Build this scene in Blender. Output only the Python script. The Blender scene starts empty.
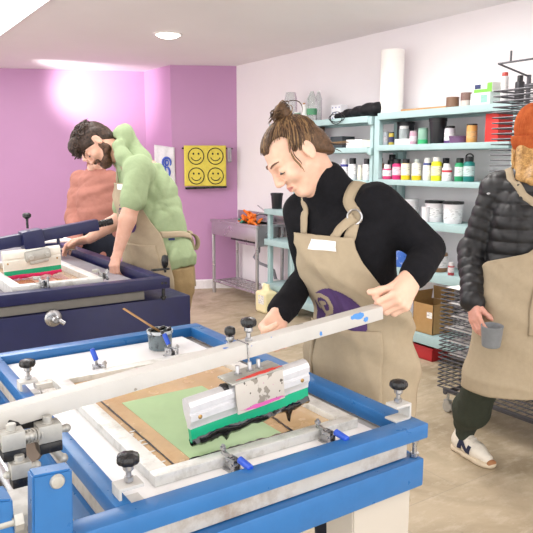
import bpy, bmesh, math, random
import numpy as np
from mathutils import Vector, Matrix
random.seed(7)
sc = bpy.context.scene
COL = sc.collection
PI = math.pi
# ------------------------------------------------------------------ camera model
FPX = 650.0; PITCH = math.atan(104.5/650); YAW = math.radians(33.85); CH = 1.45
FW = Vector((math.sin(YAW)*math.cos(PITCH), math.cos(YAW)*math.cos(PITCH), -math.sin(PITCH)))
RT = Vector((math.cos(YAW), -math.sin(YAW), 0)); UPV = RT.cross(FW)
CAM = Vector((0, 0, CH))
def ray(x, y): return FW + RT*((x-266.5)/FPX) + UPV*((266.5-y)/FPX)
def PD(x, y, d): return CAM + ray(x, y)*d
def PZ(x, y, z):
    r = ray(x, y); return CAM + r*((z-CH)/r.z)
def PX(x, y, X):
    r = ray(x, y); return CAM + r*(X/r.x)
def PY(x, y, Y):
    r = ray(x, y); return CAM + r*(Y/r.y)
V = lambda *a: Vector(a)
# ------------------------------------------------------------------ objects
def tag(o, label=None, cat=None, group=None, kind=None):
    if label: o['label'] = label
    if cat: o['category'] = cat
    if group: o['group'] = group
    if kind: o['kind'] = kind
    return o
def thing(name, label, cat, loc=(0, 0, 0), rz=0, group=None):
    o = bpy.data.objects.new(name, None); COL.objects.link(o)
    o.empty_display_size = .05
    o.location = loc; o.rotation_euler = (0, 0, rz)
    return tag(o, label, cat, group)
def dup(root, loc, rz=0, label=None, group=None, mats=None):
    def cp(o, parent):
        c = o.copy(); COL.objects.link(c); c.parent = parent
        if mats and o.data and o.name.split('.')[0] in mats:
            c.data = o.data.copy(); c.data.materials.clear(); c.data.materials.append(mats[o.name.split('.')[0]])
        for ch in list(o.children): cp(ch, c)
        return c
    r = cp(root, None); r.location = loc; r.rotation_euler = (0, 0, rz)
    if label: r['label'] = label
    if group: r['group'] = group
    return r
def rootloc(o):
    v = Vector((0, 0, 0))
    while o is not None:
        v += Vector(o.location); o = o.parent
    return v
def mkobj(name, me, mat, parent=None, loc=None, smooth=35):
    mats = mat if isinstance(mat, (list, tuple)) else [mat]
    for m in mats: me.materials.append(m)
    o = bpy.data.objects.new(name, me); COL.objects.link(o)
    off = rootloc(parent) if parent is not None else (Vector(loc) if loc is not None else None)
    if off is not None:
        me.transform(Matrix.Translation(-off))
    if parent is not None: o.parent = parent
    elif loc is not None: o.location = loc
    if smooth:
        me.polygons.foreach_set('use_smooth', [True]*len(me.polygons))
        try: me.set_sharp_from_angle(angle=math.radians(smooth))
        except Exception: pass
    me.update()
    return o
def frame(z, x=None):
    z = Vector(z).normalized()
    if x is None: x = Vector((1, 0, 0)) if abs(z.x) < .9 else Vector((0, 1, 0))
    x = (Vector(x) - z*Vector(x).dot(z)).normalized()
    return x, z.cross(x), z
class MB:
    def __init__(s): s.bm = bmesh.new()
    def _merge(s, b, M=None, mi=0):
        if M is not None: b.transform(M)
        me = bpy.data.meshes.new('t'); 
        for f in b.faces: f.material_index = mi
        b.to_mesh(me); b.free(); s.bm.from_mesh(me); bpy.data.meshes.remove(me)
        return s
    def box(s, lo, hi, bev=0, M=None, mi=0, seg=2):
        b = bmesh.new(); bmesh.ops.create_cube(b, size=1)
        lo, hi = Vector(lo), Vector(hi); c = (lo+hi)/2; d = hi-lo
        for v in b.verts: v.co = Vector((c.x+v.co.x*d.x, c.y+v.co.y*d.y, c.z+v.co.z*d.z))
        if bev: bmesh.ops.bevel(b, geom=b.edges[:], offset=min(bev, .49*min(abs(d.x), abs(d.y), abs(d.z))), segments=seg, affect='EDGES', profile=.6)
        return s._merge(b, M, mi)
    def obox(s, c, size, ax, ay, az, bev=0, mi=0):
        ax, ay, az = Vector(ax).normalized(), Vector(ay).normalized(), Vector(az).normalized()
        M = Matrix((( ax.x, ay.x, az.x, c[0]), (ax.y, ay.y, az.y, c[1]), (ax.z, ay.z, az.z, c[2]), (0, 0, 0, 1)))
        h = Vector(size)/2
        return s.box(-h, h, bev, M, mi)
    def beam(s, a, b, w, h, up=(0, 0, 1), bev=0, mi=0):
        a, b = Vector(a), Vector(b); az = (b-a).normalized(); up = Vector(up)
        ax = az.cross(up).normalized(); ay = ax.cross(az)
        return s.obox((a+b)/2, (w, h, (b-a).length), ax, ay, az, bev, mi)
    def lathe(s, prof, origin=(0, 0, 0), axis=(0, 0, 1), seg=24, mi=0, cap=True):
        b = bmesh.new(); x, y, z = frame(axis); o = Vector(origin); rings = []
        for r, h in prof:
            rings.append([b.verts.new(o + z*h + (x*math.cos(2*PI*i/seg) + y*math.sin(2*PI*i/seg))*max(r, 1e-5)) for i in range(seg)])
        for k in range(len(rings)-1):
            for i in range(seg):
                j = (i+1) % seg
                b.faces.new((rings[k][i], rings[k][j], rings[k+1][j], rings[k+1][i]))
        if cap:
            if prof[0][0] > 1e-4: b.faces.new(rings[0][::-1])
            if prof[-1][0] > 1e-4: b.faces.new(rings[-1])
        bmesh.ops.remove_doubles(b, verts=b.verts[:], dist=2e-5)
        return s._merge(b, None, mi)
    def cyl(s, a, b, r0, r1=None, seg=16, mi=0):
        a, b = Vector(a), Vector(b); r1 = r0 if r1 is None else r1
        return s.lathe([(r0, 0), (r1, (b-a).length)], a, b-a, seg, mi)
    def rod(s, a, b, r, bev=None, seg=16, mi=0):   # cylinder with softened ends
        a, b = Vector(a), Vector(b); L = (b-a).length; e = bev or r*.15
        return s.lathe([(r-e, 0), (r, e), (r, L-e), (r-e, L)], a, b-a, seg, mi)
    def tube(s, pts, r, seg=8, mi=0, closed=False):
        pts = [Vector(p) for p in pts]; n = len(pts)
        rr = r if isinstance(r, (list, tuple)) else [r]*n
        b = bmesh.new(); rings = []; px = None
        for i, p in enumerate(pts):
            if closed: t = pts[(i+1) % n]-pts[i-1]
            else: t = pts[min(i+1, n-1)]-pts[max(i-1, 0)]
            if t.length < 1e-9: t = Vector((0, 0, 1))
            x, y, z = frame(t, px if px is not None and abs(px.dot(t.normalized())) < .99 else None); px = x
            rings.append([b.verts.new(p+(x*math.cos(2*PI*k/seg)+y*math.sin(2*PI*k/seg))*rr[i]) for k in range(seg)])
        for i in range(n if closed else n-1):
            A, B = rings[i], rings[(i+1) % n]
            for k in range(seg):
                j = (k+1) % seg; b.faces.new((A[k], A[j], B[j], B[k]))
        if not closed and seg > 2: b.faces.new(rings[0][::-1]); b.faces.new(rings[-1])
        return s._merge(b, None, mi)
    def ell(s, c, r, ax=None, seg=20, mi=0):
        b = bmesh.new(); bmesh.ops.create_uvsphere(b, u_segments=seg, v_segments=max(6, seg//2), radius=1)
        r = (r, r, r) if not isinstance(r, (list, tuple)) else r
        if ax is None: ax = ((1, 0, 0), (0, 1, 0), (0, 0, 1))
        ax = [Vector(a).normalized() for a in ax]; c = Vector(c)
        for v in b.verts: v.co = c+ax[0]*v.co.x*r[0]+ax[1]*v.co.y*r[1]+ax[2]*v.co.z*r[2]
        return s._merge(b, None, mi)
    def prism(s, poly, o, ux, uy, t, mi=0, bev=0):   # polygon in plane (ux,uy) at o, extruded by vector t
        b = bmesh.new(); o, ux, uy, t = Vector(o), Vector(ux), Vector(uy), Vector(t)
        A = [b.verts.new(o+ux*p[0]+uy*p[1]) for p in poly]; B = [b.verts.new(v.co+t) for v in A]; n = len(A)
        b.faces.new(A[::-1]); b.faces.new(B)
        for i in range(n): b.faces.new((A[i], A[(i+1) % n], B[(i+1) % n], B[i]))
        bmesh.ops.recalc_face_normals(b, faces=b.faces[:])
        if bev: bmesh.ops.bevel(b, geom=b.edges[:], offset=bev, segments=2, affect='EDGES')
        bmesh.ops.triangulate(b, faces=[f for f in b.faces if len(f.verts) > 4])
        return s._merge(b, None, mi)
    def grid(s, P, mi=0, closed_u=False):   # P[i][j] points
        b = bmesh.new(); vs = [[b.verts.new(Vector(p)) for p in row] for row in P]
        for i in range(len(vs)-1):
            m = len(vs[0])
            for j in range(m if closed_u else m-1):
                k = (j+1) % m
                b.faces.new((vs[i][j], vs[i][k], vs[i+1][k], vs[i+1][j]))
        return s._merge(b, None, mi)
    def build(s, name, mat, parent=None, loc=None, smooth=35, solid=0, bevel=0):
        me = bpy.data.meshes.new(name); s.bm.to_mesh(me); s.bm.free()
        o = mkobj(name, me, mat, parent, loc, smooth)
        if solid:
            m = o.modifiers.new('Solidify', 'SOLIDIFY'); m.thickness = solid; m.offset = 0
        return o
# ------------------------------------------------------------------ materials
def srgb(h):
    if isinstance(h, str): h = [int(h[i:i+2], 16) for i in (0, 2, 4)]
    return tuple((c/255/12.92 if c <= 10 else ((c/255+.055)/1.055)**2.4) for c in h)+(1,)
MATS = {}
class NT:
    def __init__(s, name):
        s.m = bpy.data.materials.new(name); s.m.use_nodes = True; s.t = s.m.node_tree; s.n = s.t.nodes
        s.b = s.n['Principled BSDF']
    def node(s, typ, **kw):
        n = s.n.new(typ)
        for k, v in kw.items(): setattr(n, k, v)
        return n
    def link(s, a, b): s.t.links.new(a, b)
    def coord(s, kind='Object'): return s.node('ShaderNodeTexCoord').outputs[kind]
    def mapping(s, scale=(1, 1, 1), src=None, rot=(0, 0, 0)):
        m = s.node('ShaderNodeMapping'); m.inputs['Scale'].default_value = scale; m.inputs['Rotation'].default_value = rot
        s.link(src or s.coord(), m.inputs['Vector']); return m.outputs[0]
    def noise(s, scale, detail=3, rough=.5, vec=None, dist=0):
        n = s.node('ShaderNodeTexNoise'); n.inputs['Scale'].default_value = scale; n.inputs['Detail'].default_value = detail
        n.inputs['Roughness'].default_value = rough; n.inputs['Distortion'].default_value = dist
        s.link(vec if vec is not None else s.coord(), n.inputs['Vector']); return n.outputs['Fac']
    def ramp(s, fac, stops, interp='LINEAR'):
        r = s.node('ShaderNodeValToRGB'); r.color_ramp.interpolation = interp; e = r.color_ramp.elements
        while len(e) > 1: e.remove(e[-1])
        e[0].position = stops[0][0]; e[0].color = stops[0][1]
        for p, c in stops[1:]:
            k = e.new(p); k.color = c
        s.link(fac, r.inputs[0]); return r.outputs[0]
    def mix(s, fac, a, b, mode='MIX'):
        m = s.node('ShaderNodeMix', data_type='RGBA', blend_type=mode)
        for sock, val in ((m.inputs[0], fac), (m.inputs[6], a), (m.inputs[7], b)):
            if isinstance(val, (int, float)) : sock.default_value = val
            elif isinstance(val, tuple): sock.default_value = val
            else: s.link(val, sock)
        return m.outputs[2]
    def math(s, op, a, b=0.0):
        m = s.node('ShaderNodeMath', operation=op)
        for sock, val in ((m.inputs[0], a), (m.inputs[1], b)):
            if isinstance(val, (int, float)): sock.default_value = val
            else: s.link(val, sock)
        return m.outputs[0]
    def bump(s, h, strength=.2, dist=.002):
        b = s.node('ShaderNodeBump'); b.inputs['Strength'].default_value = strength; b.inputs['Distance'].default_value = dist
        s.link(h, b.inputs['Height']); s.link(b.outputs[0], s.b.inputs['Normal'])
    def color(s, c):
        if isinstance(c, tuple): s.b.inputs['Base Color'].default_value = c
        else: s.link(c, s.b.inputs['Base Color'])
    def set(s, **kw):
        for k, v in kw.items():
            k = {'rough': 'Roughness', 'metal': 'Metallic', 'spec': 'Specular IOR Level', 'coat': 'Coat Weight', 'trans': 'Transmission Weight', 'sheen': 'Sheen Weight', 'sss': 'Subsurface Weight', 'alpha': 'Alpha', 'ior': 'IOR'}[k]
            if isinstance(v, (int, float)): s.b.inputs[k].default_value = v
            else: s.link(v, s.b.inputs[k])
        return s
def mat(name, col, rough=.5, metal=0, var=.08, nscale=20, bump=0, bscale=80, dirt=None, damount=.5, dscale=8, **kw):
    if name in MATS: return MATS[name]
    t = NT(name); c = srgb(col) if not isinstance(col, tuple) else col
    hi = tuple(min(1, x*(1+var)) for x in c[:3])+(1,); lo = tuple(x*(1-var) for x in c[:3])+(1,)
    base = t.ramp(t.noise(nscale, 4, .6), [(.3, lo), (.7, hi)])
    if dirt:
        f = t.ramp(t.noise(dscale, 6, .7), [(.5, (0, 0, 0, 1)), (.5+.25/max(damount, .05)*.5, (damount,)*3+(1,))])
        base = t.mix(f, base, srgb(dirt))
    t.color(base)
    t.set(rough=t.ramp(t.noise(nscale*1.7, 3), [(.3, (rough*.85,)*3+(1,)), (.7, (min(1, rough*1.15),)*3+(1,))]), metal=metal, **kw)
    if bump: t.bump(t.noise(bscale, 4, .6), bump)
    MATS[name] = t.m; return t.m
def fabric(name, col, var=.07, weave=900, fold=.25, rough=.9, sheen=.0, fscale=9):
    if name in MATS: return MATS[name]
    t = NT(name); c = srgb(col)
    hi = tuple(min(1, x*(1+var)) for x in c[:3])+(1,); lo = tuple(x*(1-var) for x in c[:3])+(1,)
    t.color(t.ramp(t.noise(40, 5, .7), [(.3, lo), (.7, hi)]))
    t.set(rough=rough, sheen=sheen, spec=.2)
    big = t.noise(fscale, 3, .5, dist=.6); fine = t.noise(weave*.5, 2, .6)
    h = t.math('ADD', t.math('MULTIPLY', big, 1.0), t.math('MULTIPLY', fine, .05))
    t.bump(h, fold, .02)
    MATS[name] = t.m; return t.m
def emit(name, col, strength):
    if name in MATS: return MATS[name]
    t = NT(name); t.color(srgb(col)); t.b.inputs['Emission Color'].default_value = srgb(col); t.b.inputs['Emission Strength'].default_value = strength
    MATS[name] = t.m; return t.m
# ------------------------------------------------------------------ signed distance modelling
A_ = lambda v: np.array(v, dtype=np.float32)
class SDF:
    def __init__(s): s.pr = []
    def add(s, fn, lo, hi, k=.01, op='u'): s.pr.append((op, fn, np.array(lo, float), np.array(hi, float), k)); return s
    def cap(s, a, b, ra, rb=None, k=.015, op='u', squash=None, quilt=None):
        a = np.array(a, float); b = np.array(b, float); rb = ra if rb is None else rb
        R = max(ra, rb); ab = b-a; L2 = max(float(ab@ab), 1e-9); L = math.sqrt(L2)
        if squash: ax = np.array(squash[0], float); ax /= np.linalg.norm(ax); sq = squash[1]
        def fn(X, Y, Z):
            px, py, pz = X-a[0], Y-a[1], Z-a[2]
            t = np.clip((px*ab[0]+py*ab[1]+pz*ab[2])/L2, 0, 1)
            qx, qy, qz = px-t*ab[0], py-t*ab[1], pz-t*ab[2]
            if squash:
                e = (qx*ax[0]+qy*ax[1]+qz*ax[2])*(1/sq-1)
                qx, qy, qz = qx+ax[0]*e, qy+ax[1]*e, qz+ax[2]*e
            d = np.sqrt(qx*qx+qy*qy+qz*qz)-(ra+(rb-ra)*t)
            if squash: d = d*min(1, (1+sq)/2)
            if quilt: d = d-quilt[1]*(np.abs(np.sin(PI*(t*L/quilt[0]+quilt[2])))**.55)
            return d
        m = R*(max(1, squash[1]) if squash else 1)
        return s.add(fn, np.minimum(a, b)-m, np.maximum(a, b)+m, k, op)
    def chain(s, pts, rs, k=.015, **kw):
        for i in range(len(pts)-1): s.cap(pts[i], pts[i+1], rs[i], rs[i+1], k, **kw)
        return s
    def ell(s, c, r, ax=None, k=.015, op='u'):
        c = np.array(c, float); r = np.array(r, float)
        ax = np.eye(3) if ax is None else np.array([np.array(a, float)/np.linalg.norm(a) for a in ax])
        def fn(X, Y, Z):
            px, py, pz = X-c[0], Y-c[1], Z-c[2]
            u = (px*ax[0, 0]+py*ax[0, 1]+pz*ax[0, 2]); v = (px*ax[1, 0]+py*ax[1, 1]+pz*ax[1, 2]); w = (px*ax[2, 0]+py*ax[2, 1]+pz*ax[2, 2])
            k0 = np.sqrt((u/r[0])**2+(v/r[1])**2+(w/r[2])**2); k1 = np.sqrt((u/r[0]**2)**2+(v/r[1]**2)**2+(w/r[2]**2)**2)+1e-9
            return k0*(k0-1)/k1
        e = np.abs(ax.T)@r
        return s.add(fn, c-e, c+e, k, op)
    def rbox(s, c, h, ax=None, rad=.01, k=.01, op='u'):
        c = np.array(c, float); h = np.array(h, float)
        ax = np.eye(3) if ax is None else np.array([np.array(a, float)/np.linalg.norm(a) for a in ax])
        def fn(X, Y, Z):
            px, py, pz = X-c[0], Y-c[1], Z-c[2]
            q = [np.abs(px*ax[i, 0]+py*ax[i, 1]+pz*ax[i, 2])-(h[i]-rad) for i in range(3)]
            o = np.sqrt(sum(np.maximum(v, 0)**2 for v in q))
            return o+np.minimum(np.maximum(q[0], np.maximum(q[1], q[2])), 0)-rad
        e = np.abs(ax.T)@h
        return s.add(fn, c-e, c+e, k, op)
    def half(s, o, n, k=.004, lo=None, hi=None):     # keep the side where (p-o).n < 0
        o = np.array(o, float); n = np.array(n, float); n = n/np.linalg.norm(n)
        fn = lambda X, Y, Z: -((X-o[0])*n[0]+(Y-o[1])*n[1]+(Z-o[2])*n[2])
        big = np.array([9, 9, 9.])
        return s.add(fn, -big if lo is None else lo, big if hi is None else hi, k, 's')
    def bounds(s, pad):
        lo = np.min([p[2] for p in s.pr if p[0] == 'u'], axis=0)-pad; hi = np.max([p[3] for p in s.pr if p[0] == 'u'], axis=0)+pad
        return lo, hi
    def eval_grid(s, xs, ys, zs):
        f = np.full((len(xs), len(ys), len(zs)), .08, np.float32)
        for op, fn, lo, hi, k in s.pr:
            m = k+.03
            sl = []
            for a, l, h in ((xs, lo[0], hi[0]), (ys, lo[1], hi[1]), (zs, lo[2], hi[2])):
                i0 = int(np.searchsorted(a, l-m)); i1 = int(np.searchsorted(a, h+m)); sl.append(slice(i0, i1))
            if any(q.start >= q.stop for q in sl): continue
            sl = tuple(sl)
            d = fn(xs[sl[0]][:, None, None], ys[sl[1]][None, :, None], zs[sl[2]][None, None, :]).astype(np.float32)
            g = f[sl]
            if op == 'u':
                h = np.maximum(k-np.abs(g-d), 0)/k; f[sl] = np.minimum(g, d)-h*h*k*.25
            elif op == 's':
                d = -d; h = np.maximum(k-np.abs(g-d), 0)/k; f[sl] = np.maximum(g, d)+h*h*k*.25
            elif op == 'add': f[sl] = g+d
        return f
    def at(s, P):    # evaluate at scattered points (N,3)
        P = np.asarray(P, float); f = np.full(len(P), .3)
        for op, fn, lo, hi, k in s.pr:
            m = k+.25
            w = np.all((P > lo-m) & (P < hi+m), axis=1)
            if not w.any(): continue
            d = fn(P[w, 0], P[w, 1], P[w, 2]); g = f[w]
            if op == 'u':
                h = np.maximum(k-np.abs(g-d), 0)/k; f[w] = np.minimum(g, d)-h*h*k*.25
            elif op == 's':
                d = -d; h = np.maximum(k-np.abs(g-d), 0)/k; f[w] = np.maximum(g, d)+h*h*k*.25
            elif op == 'add': f[w] = g+d
        return f
    def mesh(s, name, step=.008, fine=(), pad=.02, iso=0.0, noise=None, clip=None):
        lo, hi = s.bounds(pad)
        if clip: lo = np.maximum(lo, clip[0]); hi = np.minimum(hi, clip[1])
        ax = []
        for i in range(3):
            g = [lo[i]]
            while g[-1] < hi[i]:
                st = step
                for fl, fh, fs in fine:
                    if fl[i]-step <= g[-1] < fh[i]: st = min(st, fs)
                g.append(g[-1]+st)
            ax.append(np.array(g, np.float32))
        f = s.eval_grid(*ax)-iso
        if noise is not None: f += noise(ax[0][:, None, None], ax[1][None, :, None], ax[2][None, None, :]).astype(np.float32)
        return surface_nets(name, f, ax)
def surface_nets(name, f, ax):
    xs, ys, zs = ax
    for sl in ((0,), (-1,)):
        f[sl[0], :, :] = np.maximum(f[sl[0], :, :], 1e-4); f[:, sl[0], :] = np.maximum(f[:, sl[0], :], 1e-4); f[:, :, sl[0]] = np.maximum(f[:, :, sl[0]], 1e-4)
    neg = f < 0
    nx, ny, nz = f.shape
    c = np.zeros((nx-1, ny-1, nz-1), np.int8)
    for a in (0, 1):
        for b in (0, 1):
            for d in (0, 1): c += neg[a:nx-1+a, b:ny-1+b, d:nz-1+d]
    act = np.argwhere((c > 0) & (c < 8)); del c
    idx = np.full((nx-1, ny-1, nz-1), -1, np.int32); idx[act[:, 0], act[:, 1], act[:, 2]] = np.arange(len(act))
    acc = np.zeros((len(act), 3)); cnt = np.zeros(len(act))
    co = [(a, b, d) for a in (0, 1) for b in (0, 1) for d in (0, 1)]
    for p in co:
        for ax_i in range(3):
            if p[ax_i]: continue
            q = list(p); q[ax_i] = 1
            I = act+np.array(p); J = act+np.array(q)
            fa = f[I[:, 0], I[:, 1], I[:, 2]]; fb = f[J[:, 0], J[:, 1], J[:, 2]]
            w = (fa < 0) != (fb < 0)
            if not w.any(): continue
            t = (fa[w]/(fa[w]-fb[w]))[:, None]
            A = np.stack([xs[I[w, 0]], ys[I[w, 1]], zs[I[w, 2]]], 1); B = np.stack([xs[J[w, 0]], ys[J[w, 1]], zs[J[w, 2]]], 1)
            acc[w] += A+(B-A)*t; cnt[w] += 1
    verts = acc/np.maximum(cnt, 1)[:, None]
    faces = []
    # x edges
    e = np.argwhere(neg[:-1, 1:-1, 1:-1] != neg[1:, 1:-1, 1:-1])
    if len(e):
        i, j, k = e[:, 0], e[:, 1]+1, e[:, 2]+1; s_ = neg[i, j, k]
        q = np.stack([idx[i, j-1, k-1], idx[i, j, k-1], idx[i, j, k], idx[i, j-1, k]], 1); q[~s_] = q[~s_][:, ::-1]; faces.append(q)
    e = np.argwhere(neg[1:-1, :-1, 1:-1] != neg[1:-1, 1:, 1:-1])
    if len(e):
        i, j, k = e[:, 0]+1, e[:, 1], e[:, 2]+1; s_ = neg[i, j, k]
        q = np.stack([idx[i-1, j, k-1], idx[i-1, j, k], idx[i, j, k], idx[i, j, k-1]], 1); q[~s_] = q[~s_][:, ::-1]; faces.append(q)
    e = np.argwhere(neg[1:-1, 1:-1, :-1] != neg[1:-1, 1:-1, 1:])
    if len(e):
        i, j, k = e[:, 0]+1, e[:, 1]+1, e[:, 2]; s_ = neg[i, j, k]
        q = np.stack([idx[i-1, j-1, k], idx[i, j-1, k], idx[i, j, k], idx[i-1, j, k]], 1); q[~s_] = q[~s_][:, ::-1]; faces.append(q)
    F = np.concatenate(faces); F = F[(F >= 0).all(1)]
    me = bpy.data.meshes.new(name)
    me.vertices.add(len(verts)); me.vertices.foreach_set('co', verts.astype(np.float32).ravel())
    me.loops.add(F.size); me.loops.foreach_set('vertex_index', F.ravel().astype(np.int32))
    me.polygons.add(len(F)); me.polygons.foreach_set('loop_start', np.arange(0, F.size, 4, dtype=np.int32)); me.polygons.foreach_set('loop_total', np.full(len(F), 4, np.int32))
    me.update(calc_edges=True); me.validate()
    return me
def wrinkle(seed, n=7, freq=(14, 40), amp=.003, stretch=(1, 1, 1)):
    rng = np.random.RandomState(seed); K = []
    for _ in range(n):
        v = rng.normal(size=3)*np.array(stretch); v /= np.linalg.norm(v); fr = rng.uniform(*freq); K.append((v*fr, rng.uniform(0, 6.28), fr))
    def fn(X, Y, Z):
        wx = .012*np.sin(9*Y+5*Z+seed)+.01*np.sin(17*Z+3*X); wy = .012*np.sin(11*X+7*Z); out = 0
        for i, (v, ph, fr) in enumerate(K):
            q = v[0]*(X+wx)+v[1]*(Y+wy)+v[2]*Z+ph
            mk = .5+.5*np.sin(.31*q+ph*3+K[i-1][0][0]*X*.4+K[i-1][0][2]*Z*.4)
            out = out+(np.sin(q)*.40+mk*(1-np.abs(np.sin(q*.5)))**3*2.1-.22)*(freq[0]/fr)**.5
        return out*(amp*1.7/math.sqrt(n))
    return fn
# ------------------------------------------------------------------ shared materials
EXPO = 0.32; WORLD = 2.0
def wallmat(name, col, rough=.6, mott=.02):
    t = NT(name); c = srgb(col)
    t.color(t.ramp(t.noise(1.3, 5, .6), [(.3, tuple(x*(1-mott) for x in c[:3])+(1,)), (.7, tuple(min(1, x*(1+mott)) for x in c[:3])+(1,))]))
    t.set(rough=rough); t.bump(t.noise(160, 3, .6), .06, .002); return t.m
m_white_wall = wallmat('white_paint_wall', 'F0EAED'); m_ceiling = wallmat('ceiling_paint', 'F0ECEE', .8)
m_purple = wallmat('purple_paint', 'C08EB9', .42, .03)
m_skirt = mat('white_gloss_trim', 'EDE8EA', .35)
def floor_mat():
    t = NT('worn_floor'); co = t.coord()
    b = t.node('ShaderNodeTexBrick'); t.link(t.mapping((1, 1, 1), co), b.inputs['Vector'])
    b.inputs['Scale'].default_value = 1.0; b.inputs['Brick Width'].default_value = .9; b.inputs['Row Height'].default_value = .45; b.inputs['Mortar Size'].default_value = .0025; b.inputs['Mortar Smooth'].default_value = .3
    b.inputs['Color1'].default_value = srgb('C0B096'); b.inputs['Color2'].default_value = srgb('B8A78C'); b.inputs['Mortar'].default_value = srgb('A89B87')
    n1 = t.noise(1.7, 7, .65, dist=.8)
    c = t.mix(t.ramp(n1, [(.40, (0, 0, 0, 1)), (.62, (.9,)*3+(1,))]), b.outputs['Color'], srgb('96866C'))
    n2 = t.noise(7, 6, .7, vec=t.mapping((1, 2.3, 1), co))
    c = t.mix(t.ramp(n2, [(.5, (0, 0, 0, 1)), (.72, (.55,)*3+(1,))]), c, srgb('D6C9B4'))
    n3 = t.noise(28, 3, .6)
    c = t.mix(t.ramp(n3, [(.74, (0, 0, 0, 1)), (.77, (.8,)*3+(1,))]), c, srgb('F3ECE0'))
    c = t.mix(t.ramp(t.noise(19, 4, .7), [(.69, (0, 0, 0, 1)), (.75, (.5,)*3+(1,))]), c, srgb('7C7060'))
    t.color(c); t.set(rough=t.ramp(n1, [(.3, (.42,)*3+(1,)), (.7, (.62,)*3+(1,))]))
    t.bump(t.math('ADD', t.math('MULTIPLY', n2, .6), t.math('MULTIPLY', b.outputs['Fac'], -.8)), .15, .004)
    return t.m
m_floor = floor_mat()
# ------------------------------------------------------------------ room shell
CZ = 2.50; WX = 3.88
BL = V(3.208, 7.367); BR = V(3.236, 6.724); CR = V(3.88, 6.383)     # recess corner, chimney-breast corner, room corner
bdir = (V(1.739, 8.006)-BL).normalized(); BF = BL+bdir*5.5           # back wall runs off to the left
def wallpiece(name, a, b, mat_, t=.12, z0=0, z1=CZ, parent=None, out=None):
    a, b = Vector(a), Vector(b); n = V(-(b-a).y, (b-a).x).normalized()
    if n.dot(out) < 0: n = -n
    m = MB(); m.prism([(0, 0), (1, 0), (1, 1), (0, 1)], (a.x, a.y, z0), ((b-a).x, (b-a).y, 0), (0, 0, z1-z0), (n.x*t, n.y*t, 0))
    o = m.build(name, mat_, smooth=0); o['kind'] = 'structure'; return o
wallpiece('wall_back', BF, BL, m_purple, out=V(0, 1))
wallpiece('wall_recess', BL, BR, m_purple, out=V(1, .3), t=.06)
wallpiece('wall_chimney', BR, CR, m_purple, out=V(0, 1))
wallpiece('wall_right', (WX, CR.y+.14), (WX, -2.2), m_white_wall, out=V(1, 0))
def strip(name, a, b, inward, h=.105, t=.016):
    a, b = Vector(a), Vector(b); n = Vector(inward).normalized()
    m = MB(); m.prism([(0, 0), (t, 0), (t, h-.012), (t-.006, h), (0, h)], (a.x, a.y, 0), (n.x, n.y, 0), (0, 0, 1), ((b-a).x, (b-a).y, 0))
    o = m.build(name, m_skirt, smooth=0); o['kind'] = 'structure'
nb = V(-bdir.y, bdir.x); nb = nb if nb.y < 0 else -nb
cd_ = (CR-BR).normalized(); nc = V(-cd_.y, cd_.x); nc = nc if nc.y < 0 else -nc
strip('baseboard_back', BF, BL, nb); strip('baseboard_chimney', BR, CR, nc); strip('baseboard_right', (WX, CR.y), (WX, -2.2), (-1, 0))
rd = (BR-BL).normalized(); nr = V(-rd.y, rd.x); nr = nr if nr.x < 0 else -nr
strip('baseboard_recess', BL, BR, nr)
m = MB(); m.box((-2.5, -2.2, -.12), (4.0, 9.9, 0)); o = m.build('floor', m_floor, smooth=0); o['kind'] = 'structure'
m = MB(); m.box((-2.5, -2.2, CZ), (4.0, 9.9, CZ+.1)); o = m.build('ceiling', m_ceiling, smooth=0); o['kind'] = 'structure'
# ------------------------------------------------------------------ lamps
m_led = emit('led_panel_white', 'FFFFFF', 5.0); m_bulb = emit('downlight_glow', 'FFF8EE', 9)
m_wmetal = mat('white_lamp_metal', 'F4F2F0', .35)
t = thing('ceiling_light_panel', 'large white light panel in the ceiling at the upper left corner', 'ceiling light', (.9, 5.0, CZ))
m = MB(); m.box((.47, 3.02, CZ-.012), (1.300, 6.98, CZ-.004)); m.build('diffuser', m_led, t, smooth=0)
m = MB()
for lo, hi in (((.45, 3, CZ-.02), (.47, 7, CZ)), ((1.300, 3, CZ-.013), (1.312, 7, CZ)), ((.47, 3, CZ-.02), (1.300, 3.02, CZ)), ((.47, 6.98, CZ-.02), (1.300, 7, CZ))): m.box(lo, hi)
m.build('frame', m_wmetal, t, smooth=0)
p = PZ(168, 34, CZ)
t = thing('recessed_downlight', 'round white recessed downlight glowing in the ceiling', 'ceiling light', p)
m = MB(); m.lathe([(.098, -.002), (.102, -.010), (.118, -.006), (.122, 0)], p, (0, 0, 1), 32, cap=False); m.build('trim_ring', m_wmetal, t)
m = MB(); m.lathe([(.0, -.036), (.04, -.033), (.07, -.026), (.090, -.015), (.099, -.004)], p, (0, 0, 1), 32, cap=False); m.build('lens', m_bulb, t)
def area(loc, sx, sy, power, name, col=(1, .97, .94), target=None):
    l = bpy.data.lights.new(name, 'AREA'); l.shape = 'RECTANGLE'; l.size = sx; l.size_y = sy; l.energy = power; l.color = col
    o = bpy.data.objects.new(name, l); COL.objects.link(o); o.location = loc
    if target is not None: o.rotation_euler = (Vector(target)-Vector(loc)).to_track_quat('-Z', 'Y').to_euler()
    return o
def spot(loc, target, power, ang, blend, name, r=.05, col=(1, .97, .95)):
    l = bpy.data.lights.new(name, 'SPOT'); l.energy = power; l.spot_size = math.radians(ang); l.spot_blend = blend; l.shadow_soft_size = r; l.color = col
    o = bpy.data.objects.new(name, l); COL.objects.link(o); o.location = loc
    o.rotation_euler = (Vector(target)-Vector(loc)).to_track_quat('-Z', 'Y').to_euler(); return o
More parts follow.
